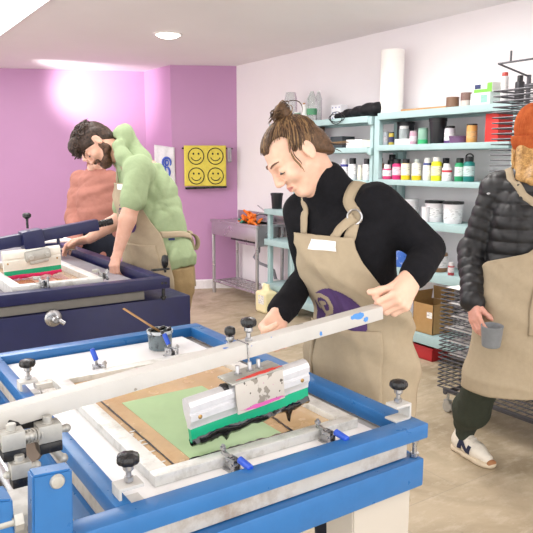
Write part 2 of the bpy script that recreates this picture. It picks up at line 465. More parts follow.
area((.2, -.9, CZ-.03), 1.2, 1.2, 11, 'added_ceiling_fill'); area((2.2, -.6, CZ-.03), 1.2, 1.2, 13, 'added_ceiling_fill')  # unseen fill lights added under the ceiling behind the camera
area((2.5, 2.9, CZ-.03), 1.2, .6, 24, 'added_ceiling_fill'); area((-.9, 2.4, CZ-.03), 1.2, 1.2, 20, 'added_ceiling_fill')  # more fill added out of view to brighten the room, no fixtures
spot((2.9, 3.9, CZ-.02), (2.9, 3.9, 0), 40, 140, .8, 'downlight')  # extra downlight, added without any visible fixture
spot((2.46, 5.14, CZ-.02), (2.46, 5.14, 0), 40, 130, .8, 'downlight')
rr = ray(80, 92); gl = CAM+rr*((V(BL.x, BL.y, 0)-CAM).dot(V(nb.x, nb.y, 0))/rr.dot(V(nb.x, nb.y, 0)))
bd3 = V(bdir.x, bdir.y, 0); nb3 = V(nb.x, nb.y, 0)
spot(gl+bd3*.55+nb3*.95+V(0, 0, -.05), gl-bd3*.30+V(0, 0, .06), 130, 66, 1, 'added_wall_glow', r=.12)  # unseen spot added to cast the bright glow on the purple wall
# ------------------------------------------------------------------ screen printing presses
m_blue = mat('blue_enamel', '2A6CAA', .32, var=.05, dirt='1E4F86', damount=.35, dscale=14)
m_blue2 = mat('blue_plastic_grip', '2454C8', .35)
m_navy = mat('navy_enamel', '161A4A', .38, var=.08, dirt='1C1D40', damount=.4, dscale=9)
m_alu = mat('brushed_aluminium', 'D9D9DC', .4, .35, var=.05, nscale=60)
m_alud = mat('weathered_aluminium', 'B9B8B2', .5, .55, var=.1, nscale=35, dirt='77736A', damount=.5, dscale=20)
m_steel = mat('steel', 'B4B4B6', .28, .95, var=.06)
m_board = mat('white_laminate_board', 'F1F0EF', .38, var=.012, nscale=6)
m_slab = mat('pale_grey_slab', 'BDBAB5', .55, var=.06, dirt='7A5B3A', damount=.7, dscale=7)
m_panel = mat('pale_cream_panel', 'C2BBB0', .5, var=.02, nscale=5)
m_blackp = mat('black_plastic', '17171A', .28)
m_rubber = mat('black_rubber', '1B1B1D', .6)
def paint_spots(name, base, spots, rough=.45, scale=24, thr=.70, metal=0):
    t = NT(name); c = t.ramp(t.noise(12, 5, .6), [(.3, tuple(x*.92 for x in srgb(base)[:3])+(1,)), (.7, srgb(base))])
    for i, (col, th, s) in enumerate(spots):
        n = t.noise(s, 2, .5, vec=t.mapping((1, 1, 1), t.node('ShaderNodeTexCoord').outputs['Object'], rot=(i*1.3, i*.7, i*2.1)))
        c = t.mix(t.ramp(n, [(th, (0, 0, 0, 1)), (th+.015, (1, 1, 1, 1))]), c, srgb(col))
    t.color(c); t.set(rough=rough, metal=metal); return t.m
m_arm = paint_spots('white_paint_spotted', 'CAC8C3', [('2F6FC0', .745, 30), ('C65A8A', .755, 34), ('8C867B', .715, 26)])
m_plate = paint_spots('stained_steel_plate', 'C6C0B8', [('8C857C', .60, 40), ('57504A', .66, 55), ('C0479A', .72, 60), ('5E2C52', .73, 70)], .5, metal=.15)
m_ink = mat('black_ink', '0E0F13', .12, coat=.6)
m_green_blade = mat('green_squeegee_rubber', '12A77C', .35)
m_pink_ink = mat('magenta_ink', 'D81E63', .3)
m_wood = mat('raw_wood_stick', 'B58A58', .65, var=.12, nscale=50)
def knob_on(parent, p, r=.019, stem=.032, name='knob', m=None):
    p = Vector(p)
    b = MB(); b.rod(p, p+V(0, 0, stem), .0048, .001, 12); b.lathe([(.0085, 0), (.0085, .007), (.006, .008)], p+V(0, 0, .003), seg=6)
    b.lathe([(.006, 0), (.0095, .004), (.0095, .011)], p+V(0, 0, stem-.012), seg=14)
    s_ = b.build('stud', m_steel, parent)
    b = MB(); n = 8; rings = []
    prof = [(.45, .0), (.86, .002), (1, .006), (1, .012), (.9, .0165), (.5, .0195), (.0, .0205)]
    P = []
    for q, h in prof:
        P.append([p+V(math.cos(a)*r*q*(1+.05*math.cos(n*a)*(q > .8)), math.sin(a)*r*q*(1+.05*math.cos(n*a)*(q > .8)), stem+h) for a in [2*PI*k/48 for k in range(48)]])
    b.grid(P, closed_u=True)
    b.build(name, m_blackp, s_)
    return s_
def toggle(parent, p, yaw, m_h=None, s=1.0, up=False):
    """small toggle clamp: base, side cheeks, plunger bolt, lever with coloured grip"""
    M = Matrix.Translation(Vector(p)) @ Matrix.Rotation(yaw, 4, 'Z') @ Matrix.Scale(s, 4)
    T = lambda *a: M @ Vector(a)
    b = MB()
    b.box((-.014, -.012, 0), (.014, .012, .003), .0008, M); b.box((-.012, -.0075, .003), (.012, -.0055, .022), .0006, M); b.box((-.012, .0055, .003), (.012, .0075, .022), .0006, M)
    b.beam(T(-.004, 0, .019), T(-.03, 0, .023), .007*s, .006*s, bev=.001)
    b.rod(T(-.028, 0, .002), T(-.028, 0, .036), .0032*s, .0005, 10); b.lathe([(.006*s, 0), (.006*s, .004*s)], T(-.028, 0, .028), seg=6); b.lathe([(.0055*s, 0), (.0065*s, .005*s)], T(-.028, 0, .0), seg=12)
    for x, z in ((-.006, .017), (.006, .012)): b.rod(T(x, -.010, z), T(x, .010, z), .003*s, .0004, 10)
    b.beam(T(.004, 0, .014), T(.006, 0, .034) if up else T(.022, 0, .026), .006*s, .004*s, bev=.0008)
    o = b.build('toggle_clamp', m_steel, parent)
    b = MB(); b.rod(*((T(.004, 0, .030), T(.020, 0, .056)) if up else (T(.018, 0, .026), T(.049, 0, .021))), .0062*s, .002, 14); g = b.build('clamp_handle', m_h or m_blue2, o)
    if m_h is None: g['label'] = 'blue grip of the clamp'
    return o
def bracket(parent, p, yaw):
    M = Matrix.Translation(Vector(p)) @ Matrix.Rotation(yaw, 4, 'Z')
    b = MB(); b.box((-.022, -.017, .03), (.022, .017, .036), .001, M); b.box((-.022, -.017, 0), (-.017, .017, .031), .001, M)
    b.box((-.022, -.017, 0), (.024, .017, .004), .001, M)
    o = b.build('corner_bracket', m_arm, parent)
    knob_on(o, M @ V(.002, 0, .036)); return o
def smear(c, w, h, seed, n=18):
    r = random.Random(seed); return [(math.cos(2*PI*i/n)*w*(1+r.uniform(-.25, .25)), math.sin(2*PI*i/n)*h*(1+r.uniform(-.3, .3))) for i in range(n)]
# ---------- near press
X0, X1, Y0, Y1, ZT = .340, 1.020, .900, 1.957, .900
bp = thing('screen_printing_press', 'bright blue framed one-arm screen printing press in the foreground', 'printing press', (.65, 1.43, 0))
RW, RH = .045, .033
b = MB(); b.box((.205, Y0, ZT-RH), (X1, Y0+RW, ZT), .003); b.build('front_rail', m_blue, bp)
b = MB(); b.box((X0, Y1-RW, ZT-RH), (X1, Y1, ZT), .003); b.build('back_rail', m_blue, bp)
b = MB(); b.box((X0, Y0+RW, ZT-RH), (X0+.028, Y1-RW, ZT), .003); b.build('side_rail', m_blue, bp)
b = MB(); b.box((X1-RW, Y0+RW, ZT-RH), (X1, Y1-RW, ZT), .003); b.build('side_rail', m_blue, bp)
b = MB(); b.box((.350, .926, .822), (.985, 1.935, .862), .002); b.build('vacuum_base', m_slab, bp)
b = MB(); b.box((.371, .948, .863), (.936, 1.900, .8775), .0015); b.build('printing_bed', m_board, bp)
b = MB()
for lo, hi in (((.24, .905, .757), (X1-.004, .945, .820)), ((X0+.004, 1.912, .757), (X1-.004, 1.952, .820)), ((X0+.002, .945, .757), (X0+.044, 1.912, .820)), ((X1-.044, .945, .757), (X1-.004, 1.912, .820))): b.box(lo, hi, .004)
b.build('lower_frame', m_blue, bp)
b = MB()
for x, y in ((X1-.016, .922), (X1-.016, 1.935), (X0+.016, .935), (X0+.016, 1.935)):
    b.rod((x, y, .815), (x, y, .87), .005, .001, 10); b.lathe([(.010, 0), (.010, .008)], (x, y, .822), seg=6); b.lathe([(.009, 0), (.009, .006)], (x, y, .855), seg=6)
b.build('levelling_bolt', m_steel, bp)
b = MB(); b.prism([(.833, .756), (1.0, .756), (.995, 0), (.858, 0)], (0, .925, 0), (1, 0, 0), (0, 0, 1), (0, .09, 0), bev=.003); b.build('base_panel', m_panel, bp)
b = MB(); b.box((.955, 1.85, .0), (.995, 1.90, .756), .004); b.build('leg', m_blue, bp)
b = MB(); b.box((.345, 1.85, .0), (.385, 1.90, .756), .004); b.build('leg', m_blue, bp)
b = MB(); b.box((.345, .955, .0), (.385, .995, .756), .004); b.build('leg', m_blue, bp)
# black hose hanging under the bed
c0 = PY(347, 505, .99)
b = MB(); b.tube([c0+V(-.03, .02, .08), c0+V(-.012, 0, .03), c0+V(-.01, 0, -.04), c0+V(.004, .0, -.14), c0+V(.01, .02, -.3)], [.011, .012, .013, .014, .014], 10); b.build('vacuum_hose', m_rubber, bp)
# post at the front left corner carrying the slide rail
pl = PY(34, 500, .905); pr = PY(74, 500, .905); pt = PY(50, 472, .905)
b = MB(); b.prism([(pl.x, pt.z), (pr.x, pt.z-.004), (pr.x-.006, .78), (pl.x-.012, .78)], (0, .905, 0), (1, 0, 0), (0, 0, 1), (0, .03, 0), bev=.003); post = b.build('post', m_blue, bp)
bc = PY(57, 481, .905)
b = MB(); b.lathe([(.0, .0), (.011, .0), (.011, .004), (.009, .007), (0, .0085)], bc+V(0, .001, 0), (0, -1, 0), 20); b.build('bolt', m_alud, post)
b = MB(); q = PY(10, 500, .93)
b.prism([(0, .0), (.045, -.01), (.045, -.12), (0, -.12)], q+V(-.045, -.02, .02), (1, 0, 0), (0, 0, 1), (0, .05, 0), bev=.003); b.build('gusset', m_blue, post)
q = PY(14, 521, .915)
b = MB(); b.rod(q+V(-.10, 0, 0), q+V(.01, 0, 0), .007, .001, 12); b.lathe([(.015, 0), (.015, .012)], q+V(-.001, 0, 0), (1, 0, 0), 6); b.build('bolt', m_alud, post)
# slide shaft running back along the left side, column and hinge
YA = 1.12
aL = PY(2, 413, YA); aR = PY(378, 311, YA); ad = (aR-aL).normalized(); au = V(-ad.z, 0, ad.x)
aL0 = aL-ad*.10
b = MB(); b.rod((.245, .93, .835), (.245, 1.95, .835), .016, .002, 20); b.build('slide_shaft', m_steel, bp)
col = V(aL0.x+.085, YA, 0)
b = MB(); b.rod((.172, YA+.012, .60), (.172, YA+.012, aL.z-.03), .030, .004, 24); b.box((.13, YA-.05, .79), (.262, YA+.06, .862), .006); b.build('slide_column', m_alud, bp)
hz = PY(40, 437, YA-.05)
hb = MB()
def hinge_block(px, py, Y, s=.030):
    c = PY(px, py, Y)
    hb.box(c-V(s*.62, s*.5, s*.42), c+V(s*.62, s*.5, s*.55), .002, mi=0)
    hb.box(c-V(s*.60, s*.55, s*.98), c+V(s*.60, s*.45, -s*.42), .002, mi=1)
    hb.rod(c+V(0, 0, s*.5), c+V(0, 0, s*.95), .008, .0015, 16); hb.rod(c+V(0, 0, s*.5), c+V(0, 0, s*.62), .0105, .001, 16)
    hb.ell(c+V(-s*.78, -s*.1, -.004), (.0065, .0065, .0065)); hb.rod(c+V(s*.6, 0, 0), c+V(s*.95, 0, 0), .0065, .001, 14); hb.ell(c+V(s*1.0, 0, .0), (.0075, .0075, .0075))
    return c
h1 = hinge_block(12, 440, YA-.055); h2 = hinge_block(48, 432, YA-.03, .032); h3 = hinge_block(20, 469, YA-.075, .026)
hb.rod(h1, h2, .008, .001, 14, mi=0)
for k in range(5):
    c = h1.lerp(h2, .34+.09*k); hb.lathe([(.0115, 0), (.0125, .002), (.0115, .004)], c, h2-h1, 16, mi=0)
hb.rod(h1+V(.0, .045, .012), h2+V(.0, .035, .012), .013, .002, 16, mi=2)
hb.rod(PY(30, 452, YA), PY(52, 446, YA)+V(.0, .06, 0), .021, .003, 20, mi=3)
hb.rod(PY(50, 446, YA-.02), PY(62, 458, YA-.02), .007, .001, 14); hb.ell(PY(63, 458, YA-.02), (.009, .009, .009))
m_bronze = mat('dull_bronze_cylinder', '8E8178', .4, .6)
hb.build('hinge', [m_alud, m_blackp, m_rubber, m_bronze], bp)
# squeegee arm
b = MB(); b.beam(aL0-au*.008, aR-au*.001, .036, .032, up=au, bev=.0022)
arm = b.build('squeegee_arm', m_arm, bp)
def on_arm(px): 
    q = PY(px, 350, YA); t = (q.x-aL.x)/ad.x; return aL+ad*t
b = MB(); b.beam(aR-ad*.004-au*.001, aR+ad*.0015-au*.001, .031, .027, up=au, bev=.0005); b.build('end_cap', m_wmetal, arm)
# blue paint smear on the arm near the handle end
b = MB(); q = on_arm(352)-au*.001; 
b.prism(smear(q, .021, .0075, 3), q-V(0, .0181, 0)+au*.009, ad, au, (0, -.0006, 0)); m_sm = mat('blue_ink_smear', '4E8FD6', .4); b.build('paint_smear', m_sm, arm); b = MB()
b.prism(smear(q, .007, .006, 5), q-V(0, .0181, 0)+au*-.004+ad*.024, ad, au, (0, -.0006, 0)); b.build('paint_smear', m_sm, arm); b = MB(); b.prism(smear(q, .004, .005, 8), q-V(0, .0181, 0)+au*-.008-ad*.11, ad, au, (0, -.0006, 0))
b.build('paint_smear', m_sm, arm)
# carriage collar, bolts, knobs
cc = on_arm(243)
b = MB()
for s in (-1, 1):
    b.beam(cc+ad*.0-V(0, s*.0195, 0)-au*.036, cc-V(0, s*.0195, 0)+au*.014, .003, .003, up=ad)
b.beam(cc-V(0, .021, 0)+au*.0125, cc+V(0, .021, 0)+au*.0125, .003, .003, up=ad)
b.build('wire_strap', m_steel, arm)
kb = MB(); 
c1 = on_arm(236)+V(0, .026, 0)-au*.014+au*.0; c2 = on_arm(249)
knob_on(arm, c2+au*.011+V(0, 0, -.003), .0165, .034); knob_on(arm, c1+V(0, .0, .012), .0115, .026)
# squeegee axis, a little in front of the arm
YS = 1.085
sL = PY(190.5, 443, YS); sR = PY(307.5, 399, YS); sd = (sR-sL).normalized(); su = V(-sd.z, 0, sd.x); SL = (sR-sL).length
b = MB()
pc = PY(258, 383, YS-.026)
pc0 = sL+sd*(SL*.545)
b.obox(pc0+su*.066+V(0, -.0215, 0), (.116, .004, .064), sd, (0, 1, 0), su, .001)
b.build('clamp_plate', m_plate, arm)
b = MB(); b.prism(smear(pc0, .05, .004, 21, 30), pc0+su*.040+V(.004, -.0236, 0), sd, su, (0, -.0008, 0)); b.build('pink_paint', mat('pink_ink_smear', 'C658A0', .4), arm)
b = MB(); b.obox(pc0+su*.100+V(-.002, .006, 0), (.126, .060, .004), sd, (0, 1, 0), su, .001); 
b.build('clamp_cover', m_alud, arm)
b = MB(); b.prism(smear(pc0, .048, .006, 12, 30), pc0+su*.1015+V(.008, -.015, 0), sd, V(.10, 1, 0), su*.0025); b.build('red_paint', mat('red_ink', 'D8382C', .4), arm)
for dx in (-.03, .0, .022):
    b = MB(); a = pc0+sd*dx+su*.094; b.rod(a+V(0, .012, 0), a+V(0, .016, .026), .0045, .0005, 10); b.lathe([(.009, 0), (.009, .007)], a+V(0, .013, .004), seg=6); b.build('carriage_bolt', m_steel, arm)
b = MB(); b.rod(pc0-sd*.066+su*.085+V(0, .0, 0), pc0-sd*.066+su*.085+V(-.012, .0, 0), .013, .001, 14); b.build('roller', m_blackp, arm)
b = MB(); b.obox(pc0+V(.02, .045, .06), (.10, .004, .07), sd, (0, 1, 0), su, .001); b.obox(pc0+V(.02, .03, .094), (.09, .035, .004), sd, (0, 1, 0), su, .001)
b.build('back_plate', m_alud, arm)
# brackets, clamps
bracket(bp, (.374, .975, ZT-.016), math.radians(0)); bracket(bp, (.985, .955, ZT), math.radians(180)); bracket(bp, (.366, 1.60, ZT-.014), 0)
m_dirtybar = mat('dirty_white_bar', 'D9D4CB', .5, var=.06, dirt='6F665A', damount=.8, dscale=25)
b = MB(); b.box((.395, 1.635, .878), (.60, 1.668, .892), .001); b.box((.395, 1.575, .878), (.43, 1.60, .890), .001); b.build('register_bar', m_dirtybar, bp)
for px, py, yaw in ((233, 470, -PI/2+.1), (328, 442, -PI/2+.1)): toggle(bp, PZ(px, py, .8775)+V(0, .0, 0), yaw, s=1.12)
for px, py, yaw in ((98, 373, PI/2+.3), (170, 356, PI/2+.3)): toggle(bp, PZ(px, py, .878), yaw, s=1.15, up=True)
# ---------- printing screen on the near press
SX0, SX1, SY0, SY1 = .436, .915, 1.006, 1.655; zb, zt = .8785, .899
scn = thing('printing_screen', 'aluminium framed screen with brown tape and green stencil under the white squeegee arm', 'printing screen', ((SX0+SX1)/2, (SY0+SY1)/2, zb))
m_frame = mat('inky_aluminium_frame', 'DEDEDA', .42, .35, var=.05, dirt='8F8C7C', damount=.6, dscale=18)
bw = .036; b = MB()
b.box((SX0, SY0, zb), (SX1, SY0+.027, zt), .002); b.box((SX0, SY1-bw, zb), (SX1, SY1, zt), .002); b.box((SX0, SY0+.027, zb), (SX0+bw, SY1-bw, zt), .002); b.box((SX1-bw, SY0+.027, zb), (SX1, SY1-bw, zt), .002)
b.build('screen_frame', m_frame, scn)
zm = zb+.006
b = MB(); b.box((SX0+bw-.004, SY0+.023, zm-.0006), (SX1-bw+.004, SY1-bw+.004, zm)); b.build('mesh', mat('ink_stained_tape_brown', 'C6A67A', .25, var=.14, nscale=14, dirt='9A6C38', damount=.6, dscale=7, coat=.5), scn, smooth=0)
b = MB(); b.box((.535, 1.060, zm-.0002), (.750, 1.415, zm+.0008)); b.build('stencil', mat('green_stencil_mesh', 'A2C190', .35, var=.06, nscale=12), scn, smooth=0)
b = MB()   # taped border lines and ink strips
r = random.Random(2)
def inkstrip(x0, y0, x1, y1, w, jit, seed, z=.0016):
    r = random.Random(seed); a, c = V(x0, y0), V(x1, y1); d = (c-a).normalized(); n = V(-d.y, d.x); N = 26
    up = [a.lerp(c, i/N)+n*(w/2+r.uniform(-jit, jit)) for i in range(N+1)]; dn = [a.lerp(c, i/N)-n*(w/2+r.uniform(-jit, jit)) for i in range(N+1)]
    b.prism([(q.x, q.y) for q in up+dn[::-1]], (0, 0, zm+.0003), (1, 0, 0), (0, 1, 0), (0, 0, z))
inkstrip(.53, 1.050, .775, 1.050, .020, .003, 1); inkstrip(.497, 1.04, .497, 1.60, .0035, .0006, 2); inkstrip(.772, 1.04, .80, 1.30, .0045, .001, 3); inkstrip(.497, 1.03, .53, 1.033, .006, .002, 6)
b.build('ink_strip', mat('thick_dark_ink', '25262C', .25, coat=.5), scn)
b = MB()
for (x0, y0, x1, y1, sd_) in ((.475, 1.03, .60, 1.0255, 4), (.478, 1.03, .488, 1.25, 5), (.50, 1.50, .75, 1.52, 9)):
    r = random.Random(sd_)
    for _ in range(16):
        q = V(x0, y0, zm+.001).lerp(V(x1, y1, zm+.001), r.random()); b.ell(q+V(r.uniform(-.006, .006), r.uniform(-.006, .006), 0), (r.uniform(.002, .009), r.uniform(.0015, .004), .0012), seg=8)
b.build('glossy_tape', mat('shiny_clear_tape', 'E8E6E0', .08, coat=1), scn)
# ---------- squeegee in the near carriage
sq = thing('squeegee', 'silver squeegee with green blade and dripping black ink over the near screen', 'squeegee', sL.lerp(sR, .5))
def squeegee_geo(root, sL, sd, su, SL, mh, mb, mi, hold=.073, blade=.024, ink_amp=1.0, seed=4):
    w = V(0, 1, 0)
    prof = [(-.006, .020), (-.008, .03), (-.014, .038), (-.015, .050), (-.012, .0525), (-.012, .056), (-.016, .059), (-.017, .070), (-.013, .0785), (-.004, .083), (.006, .083), (.014, .078), (.016, .066), (.015, .05), (.010, .038), (.007, .03), (.006, .020)]
    k = (hold-.010)/.063
    b = MB(); b.prism([(y, .030+(z-.020)*k) for y, z in prof], sL, w, su, sd*SL, bev=0)
    h = b.build('holder', mh, root, smooth=30)
    b = MB()
    for f in (.07, .93):
        b.lathe([(.0045, 0), (.0045, .001), (.003, .002), (0, .0022)], sL+sd*(SL*f)+su*(.030+.024*k)+V(0, -.0143, 0), (0, -1, 0), 14)
    b.build('screw', mat('brass_screw', 'B08D57', .3, .8), h)
    b = MB(); b.prism([(-.0055, .034), (.0055, .034), (.0055, .006), (.003, .0), (-.003, .0), (-.0055, .006)], sL+sd*.001, w, su, sd*(SL-.002)); b.build('blade', mb, root)
    b = MB(); N = 60; r = random.Random(seed); rows = []
    for i in range(N+1):
        f = i/N; top = .008+.003*math.sin(f*7)*ink_amp+r.uniform(-.0014, .0014); bot = -.006-.005*abs(math.sin(f*13))+r.uniform(-.001, .001)*ink_amp
        for c, wd, dp in ((.27, .018, .011), (.82, .012, .020)):
            bot -= dp*1.3*ink_amp*math.exp(-((f-c)/wd)**2)
        o = sL+sd*(SL*(.004+.992*f)); th = .0085+.002*math.sin(f*21)
        rows.append([o+su*top+w*-.0058, o+su*(top*.4+bot*.6)+w*-th, o+su*bot+w*-.004, o+su*bot+w*.004, o+su*(top*.4)+w*th, o+su*(top)+w*.0058])
    b.grid(rows, closed_u=True); b.prism([(0, 0), (.001, 0), (.001, .001)], sL, w, su, sd*.001)
    b.build('ink', mi, root, smooth=60)
squeegee_geo(sq, sL, sd, su, SL, m_alu, m_green_blade, m_ink)
# ---------- ink pot and stick
pp = PZ(163, 350, .8775); pp = V(pp.x, pp.y+.02, .878)
pot = thing('ink_pot', 'small grey plastic tub of black ink standing by the far blue rail', 'ink tub', pp)
b = MB(); b.lathe([(.0, 0), (.033, 0), (.0355, .004), (.0375, .052), (.0395, .053), (.0395, .059), (.0365, .059), (.034, .012), (0, .010)], pp, seg=28, cap=False); b.build('tub', mat('grey_translucent_tub', '6F7B80', .3, dirt='20242A', damount=.9, dscale=30), pot)
b = MB(); b.lathe([(.0, .040), (.0365, .041)], pp, seg=28, cap=False)
r = random.Random(1)
for k in range(13):
    a = r.uniform(0, 6.28); b.ell(pp+V(math.cos(a)*.034, math.sin(a)*.034, .055+r.uniform(-.006, .005)), (r.uniform(.004, .011), r.uniform(.004, .011), r.uniform(.003, .009)), seg=10)
b.build('ink', m_ink, pot)
b = MB(); b.lathe([(.0375, .050), (.0402, .051), (.0402, .060), (.0372, .060)], pp, seg=28, cap=False); b.build('rim', mat('white_tub_rim', 'CDD2D6', .35, dirt='30343A', damount=.9, dscale=40), pot)
st = thing('stirring_stick', 'wooden stirring stick leaning out of the ink tub', 'stirring stick', pp+V(-.02, 0, .045))
e0 = pp+V(.012, -.006, .044); e1 = PD(123.5, 308.5, 1.93)
b = MB(); b.beam(e0, e1, .011, .003, up=(0, .3, 1), bev=.001); b.build('stick', m_wood, st)
st.name = 'stirring_stick'
# ---------- far navy press
NX0, NX1, NY0, NY1, NZ = -.45, 1.275, 2.70, 4.58, .925
npz = thing('screen_printing_press', 'dark navy blue screen printing press behind the bright blue one', 'printing press', (.5, 3.6, 0))
for nm, lo, hi in (('front_rail', (NX0, NY0, NZ-.05), (NX1, NY0+.06, NZ)), ('back_rail', (NX0, NY1-.06, NZ-.05), (NX1, NY1, NZ)), ('side_rail', (NX1-.06, NY0+.06, NZ-.05), (NX1, NY1-.06, NZ)), ('side_rail', (NX0, NY0+.06, NZ-.05), (NX0+.06, NY1-.06, NZ))):
    b = MB(); b.box(lo, hi, .004); b.build(nm, m_navy, npz)
m_gslab = mat('dark_grey_slab', '7D7A74', .55, var=.07)
b = MB(); b.box((NX0+.05, NY0+.03, .829), (1.16, NY1-.03, .868), .003); b.build('vacuum_base', m_gslab, npz)
b = MB(); b.box((NX0+.07, NY0+.07, .869), (1.19, NY1-.07, .888), .003); b.build('printing_bed', mat('grey_printing_bed', '8B8890', .45), npz)
b = MB(); b.box((-.47, 2.715, .14), (1.385, 4.60, .826), .006); b.build('cabinet', m_navy, npz)
b = MB()
for x in (-.3, 1.28):
    for y in (2.83, 4.48): b.rod((x, y, 0), (x, y, .15), .03, .003, 16)
b.build('foot', m_blackp, npz)
q = PY(53, 318, 2.715)
b = MB(); b.lathe([(.036, 0), (.036, .006), (.03, .010), (.016, .012), (.016, .045), (.012, .05), (0, .05)], q, (0, -1, 0), 24); b.rod(q+V(.012, -.04, -.002), q+V(.034, -.05, -.02), .010, .002, 14); b.build('drain_cock', m_steel, npz)
# wear on the cabinet edge
# corner knob lever
q = PZ(167, 273, NZ)+V(0, .02, 0); q.z = NZ
b = MB(); b.rod(q, q+V(0, 0, .03), .006, .001, 10); b.box(q+V(-.07, -.012, .012), q+V(.02, .012, .022), .004); s_ = b.build('lock_lever', m_blackp, npz)
b = MB(); b.lathe([(.006, .02), (.016, .035), (.018, .06), (.013, .082), (0, .087)], q, seg=16); b.build('lever_grip', m_blackp, s_)
b = MB(); b.rod((NX1-.03, NY0+.012, .82), (NX1-.03, NY0+.012, .89), .008, .001, 10); b.lathe([(.015, 0), (.015, .01)], (NX1-.03, NY0+.012, .828), seg=6); b.build('levelling_bolt', m_blackp, npz)
b = MB()
for dx in (-.04, -.022):
    b.lathe([(.006, 0), (.006, .001), (0, .001)], (NX1+dx, NY0, NZ-.025), (0, -1, 0), 12)
b.build('bolt_hole', m_blackp, npz)
# navy arm with black grip
YB = 3.17
nL = PY(0, 243.5, YB); nR = PY(97, 224.5, YB); nd = (nR-nL).normalized(); nu = V(-nd.z, 0, nd.x)
b = MB(); b.beam(nL-nd*.25, nR, .055, .055, up=nu, bev=.003); na = b.build('squeegee_arm', m_navy, npz)
b = MB(); g0 = nR-nd*.005; g1 = PY(111, 221.5, YB)
b.lathe([(.014, 0), (.017, .01), (.0185, .02), (.016, .026), (.0185, .033), (.016, .039), (.0185, .046), (.016, .052), (.018, .06), (.017, .085), (.0, .092)], g0, g1-g0, 18); b.build('grip', m_blackp, na)
cq = nL.lerp(nR, 29/97)
b = MB(); b.obox(cq+nu*-.006+V(0, -.015, 0), (.095, .085, .088), nd, (0, 1, 0), nu, .006); car = b.build('carriage', m_navy, na)
b = MB(); b.obox(cq+nu*-.076+V(0, -.062, 0), (.118, .05, .05), nd, (0, 1, 0), nu, .012)
for s in (-1, 1): b.rod(cq+nu*-.080+nd*(s*.038)+V(0, -.086, 0), cq+nu*-.080+nd*(s*.038)+V(0, -.10, 0), .012, .002, 14)
b.obox(cq+nu*-.106+V(0, -.062, 0), (.085, .045, .018), nd, (0, 1, 0), nu, .004)
b.build('clamp_head', m_alud, car)
b = MB(); k = PD(28, 222, 3.6); k = cq+nu*.045+V(-.008, -.01, 0); b.rod(k, k+V(0, 0, .06), .006, .001, 10); b.lathe([(.008, .045), (.02, .055), (.02, .068), (.012, .074), (0, .074)], k, seg=16); b.build('knob', m_blackp, car)
b = MB(); q = PY(58, 236, YB); b.rod(q+V(0, 0, -.05), q+V(0, 0, .02), .008, .001, 10); b.box(q+V(-.02, -.02, -.012), q+V(.02, .02, -.004), .002); b.build('stop', m_navy, na)
# navy screen
z0 = .889; zt2 = NZ+.012
def nscreen():
    xa, xb, ya, yb = PZ(9, 288, NZ).x, PZ(110, 283, NZ).x, 2.80, PZ(60, 259, NZ).y
    s = thing('printing_screen', 'aluminium framed screen with brown stained mesh on the navy press', 'printing screen', ((xa+xb)/2, (ya+yb)/2, z0)); w = .045
    b = MB(); b.box((xa, ya, z0), (xb, ya+w, zt2), .003); b.box((xa, yb-w, z0), (xb, yb, zt2), .003); b.box((xa, ya+w, z0), (xa+w, yb-w, zt2), .003); b.box((xb-w, ya+w, z0), (xb, yb-w, zt2), .003)
    b.build('screen_frame', m_frame, s)
    b = MB(); b.box((xa+w-.004, ya+w-.004, z0+.018), (xb-w+.004, yb-w+.004, z0+.020)); b.build('mesh', mat('tan_taped_mesh', 'A98655', .25, var=.14, nscale=8, dirt='7D5A34', damount=.6, dscale=7, coat=.4), s, smooth=0)
    b = MB(); b.box((xa+.15, ya+.17, z0+.0195), (xb-.15, yb-.25, z0+.0212)); b.build('stencil', mat('pink_stained_stencil', 'C69A86', .35, var=.12, nscale=14, dirt='B5566A', damount=.7, dscale=10), s, smooth=0)
    return s
nscreen()
for px, py in ((44, 287), (103, 279)): toggle(npz, PZ(px, py, NZ)+V(0, .01, 0), PI/2+.3, m_alud, 1.35)
YQ = 3.12
qL = PY(4.5, 278.5, YQ); qR = PY(61.5, 270.5, YQ); qd = (qR-qL).normalized(); qu = V(-qd.z, 0, qd.x)
sq2 = thing('squeegee', 'white squeegee with green blade and magenta ink on the navy press', 'squeegee', qL.lerp(qR, .5))
squeegee_geo(sq2, qL, qd, qu, (qR-qL).length, mat('white_coated_holder', 'E9E6DC', .4, dirt='B8B49F', damount=.4), m_green_blade, m_pink_ink, hold=.105, ink_amp=.4)
# ------------------------------------------------------------------ mint green wall shelving
m_mint = mat('mint_painted_timber', 'A7C2C3', .55, var=.04, nscale=9, dirt='8CA9AB', damount=.4, dscale=5, bump=.06, bscale=40)
FXS = 3.55; LV = [(1.769, 1.818), (1.536, 1.578), (1.278, 1.317), (.968, 1.016), (.595, .661), (.12, .187)]
YR0, YR1 = 2.58, 3.765
SH1 = thing('shelving_unit', 'tall mint green timber shelving of paint bottles right of the woman in black', 'shelving', (3.7, 3.3, 0))
def shelf_board(root, z0, z1, ya, yb, xf=FXS):
    b = MB(); b.box((xf, ya, z0), (xf+.022, yb, z1), .002); b.box((xf+.022, ya, z1-.018), (WX-.001, yb, z1), .001)
    b.box((WX-.03, ya, z0), (WX-.001, yb, z1-.018), .001)
    return b.build('shelf', m_mint, root)
for z0, z1 in LV: shelf_board(SH1, z0, z1, YR0, YR1+.0)
for x in (FXS+.024, WX-.045):
    b = MB(); b.box((x, YR1, 0), (x+.04, YR1+.055, 1.80), .002); b.build('post', m_mint, SH1)
    b = MB(); b.box((x, YR0-.055, 0), (x+.04, YR0, 1.80), .002); b.build('post', m_mint, SH1)
for z0, z1 in LV:
    b = MB(); b.box((FXS+.066, YR1+.002, z0-.012), (WX-.05, YR1+.026, z1-.02), .002); b.build('cross_rail', m_mint, SH1)
YL0, YL1 = 3.875, 4.86
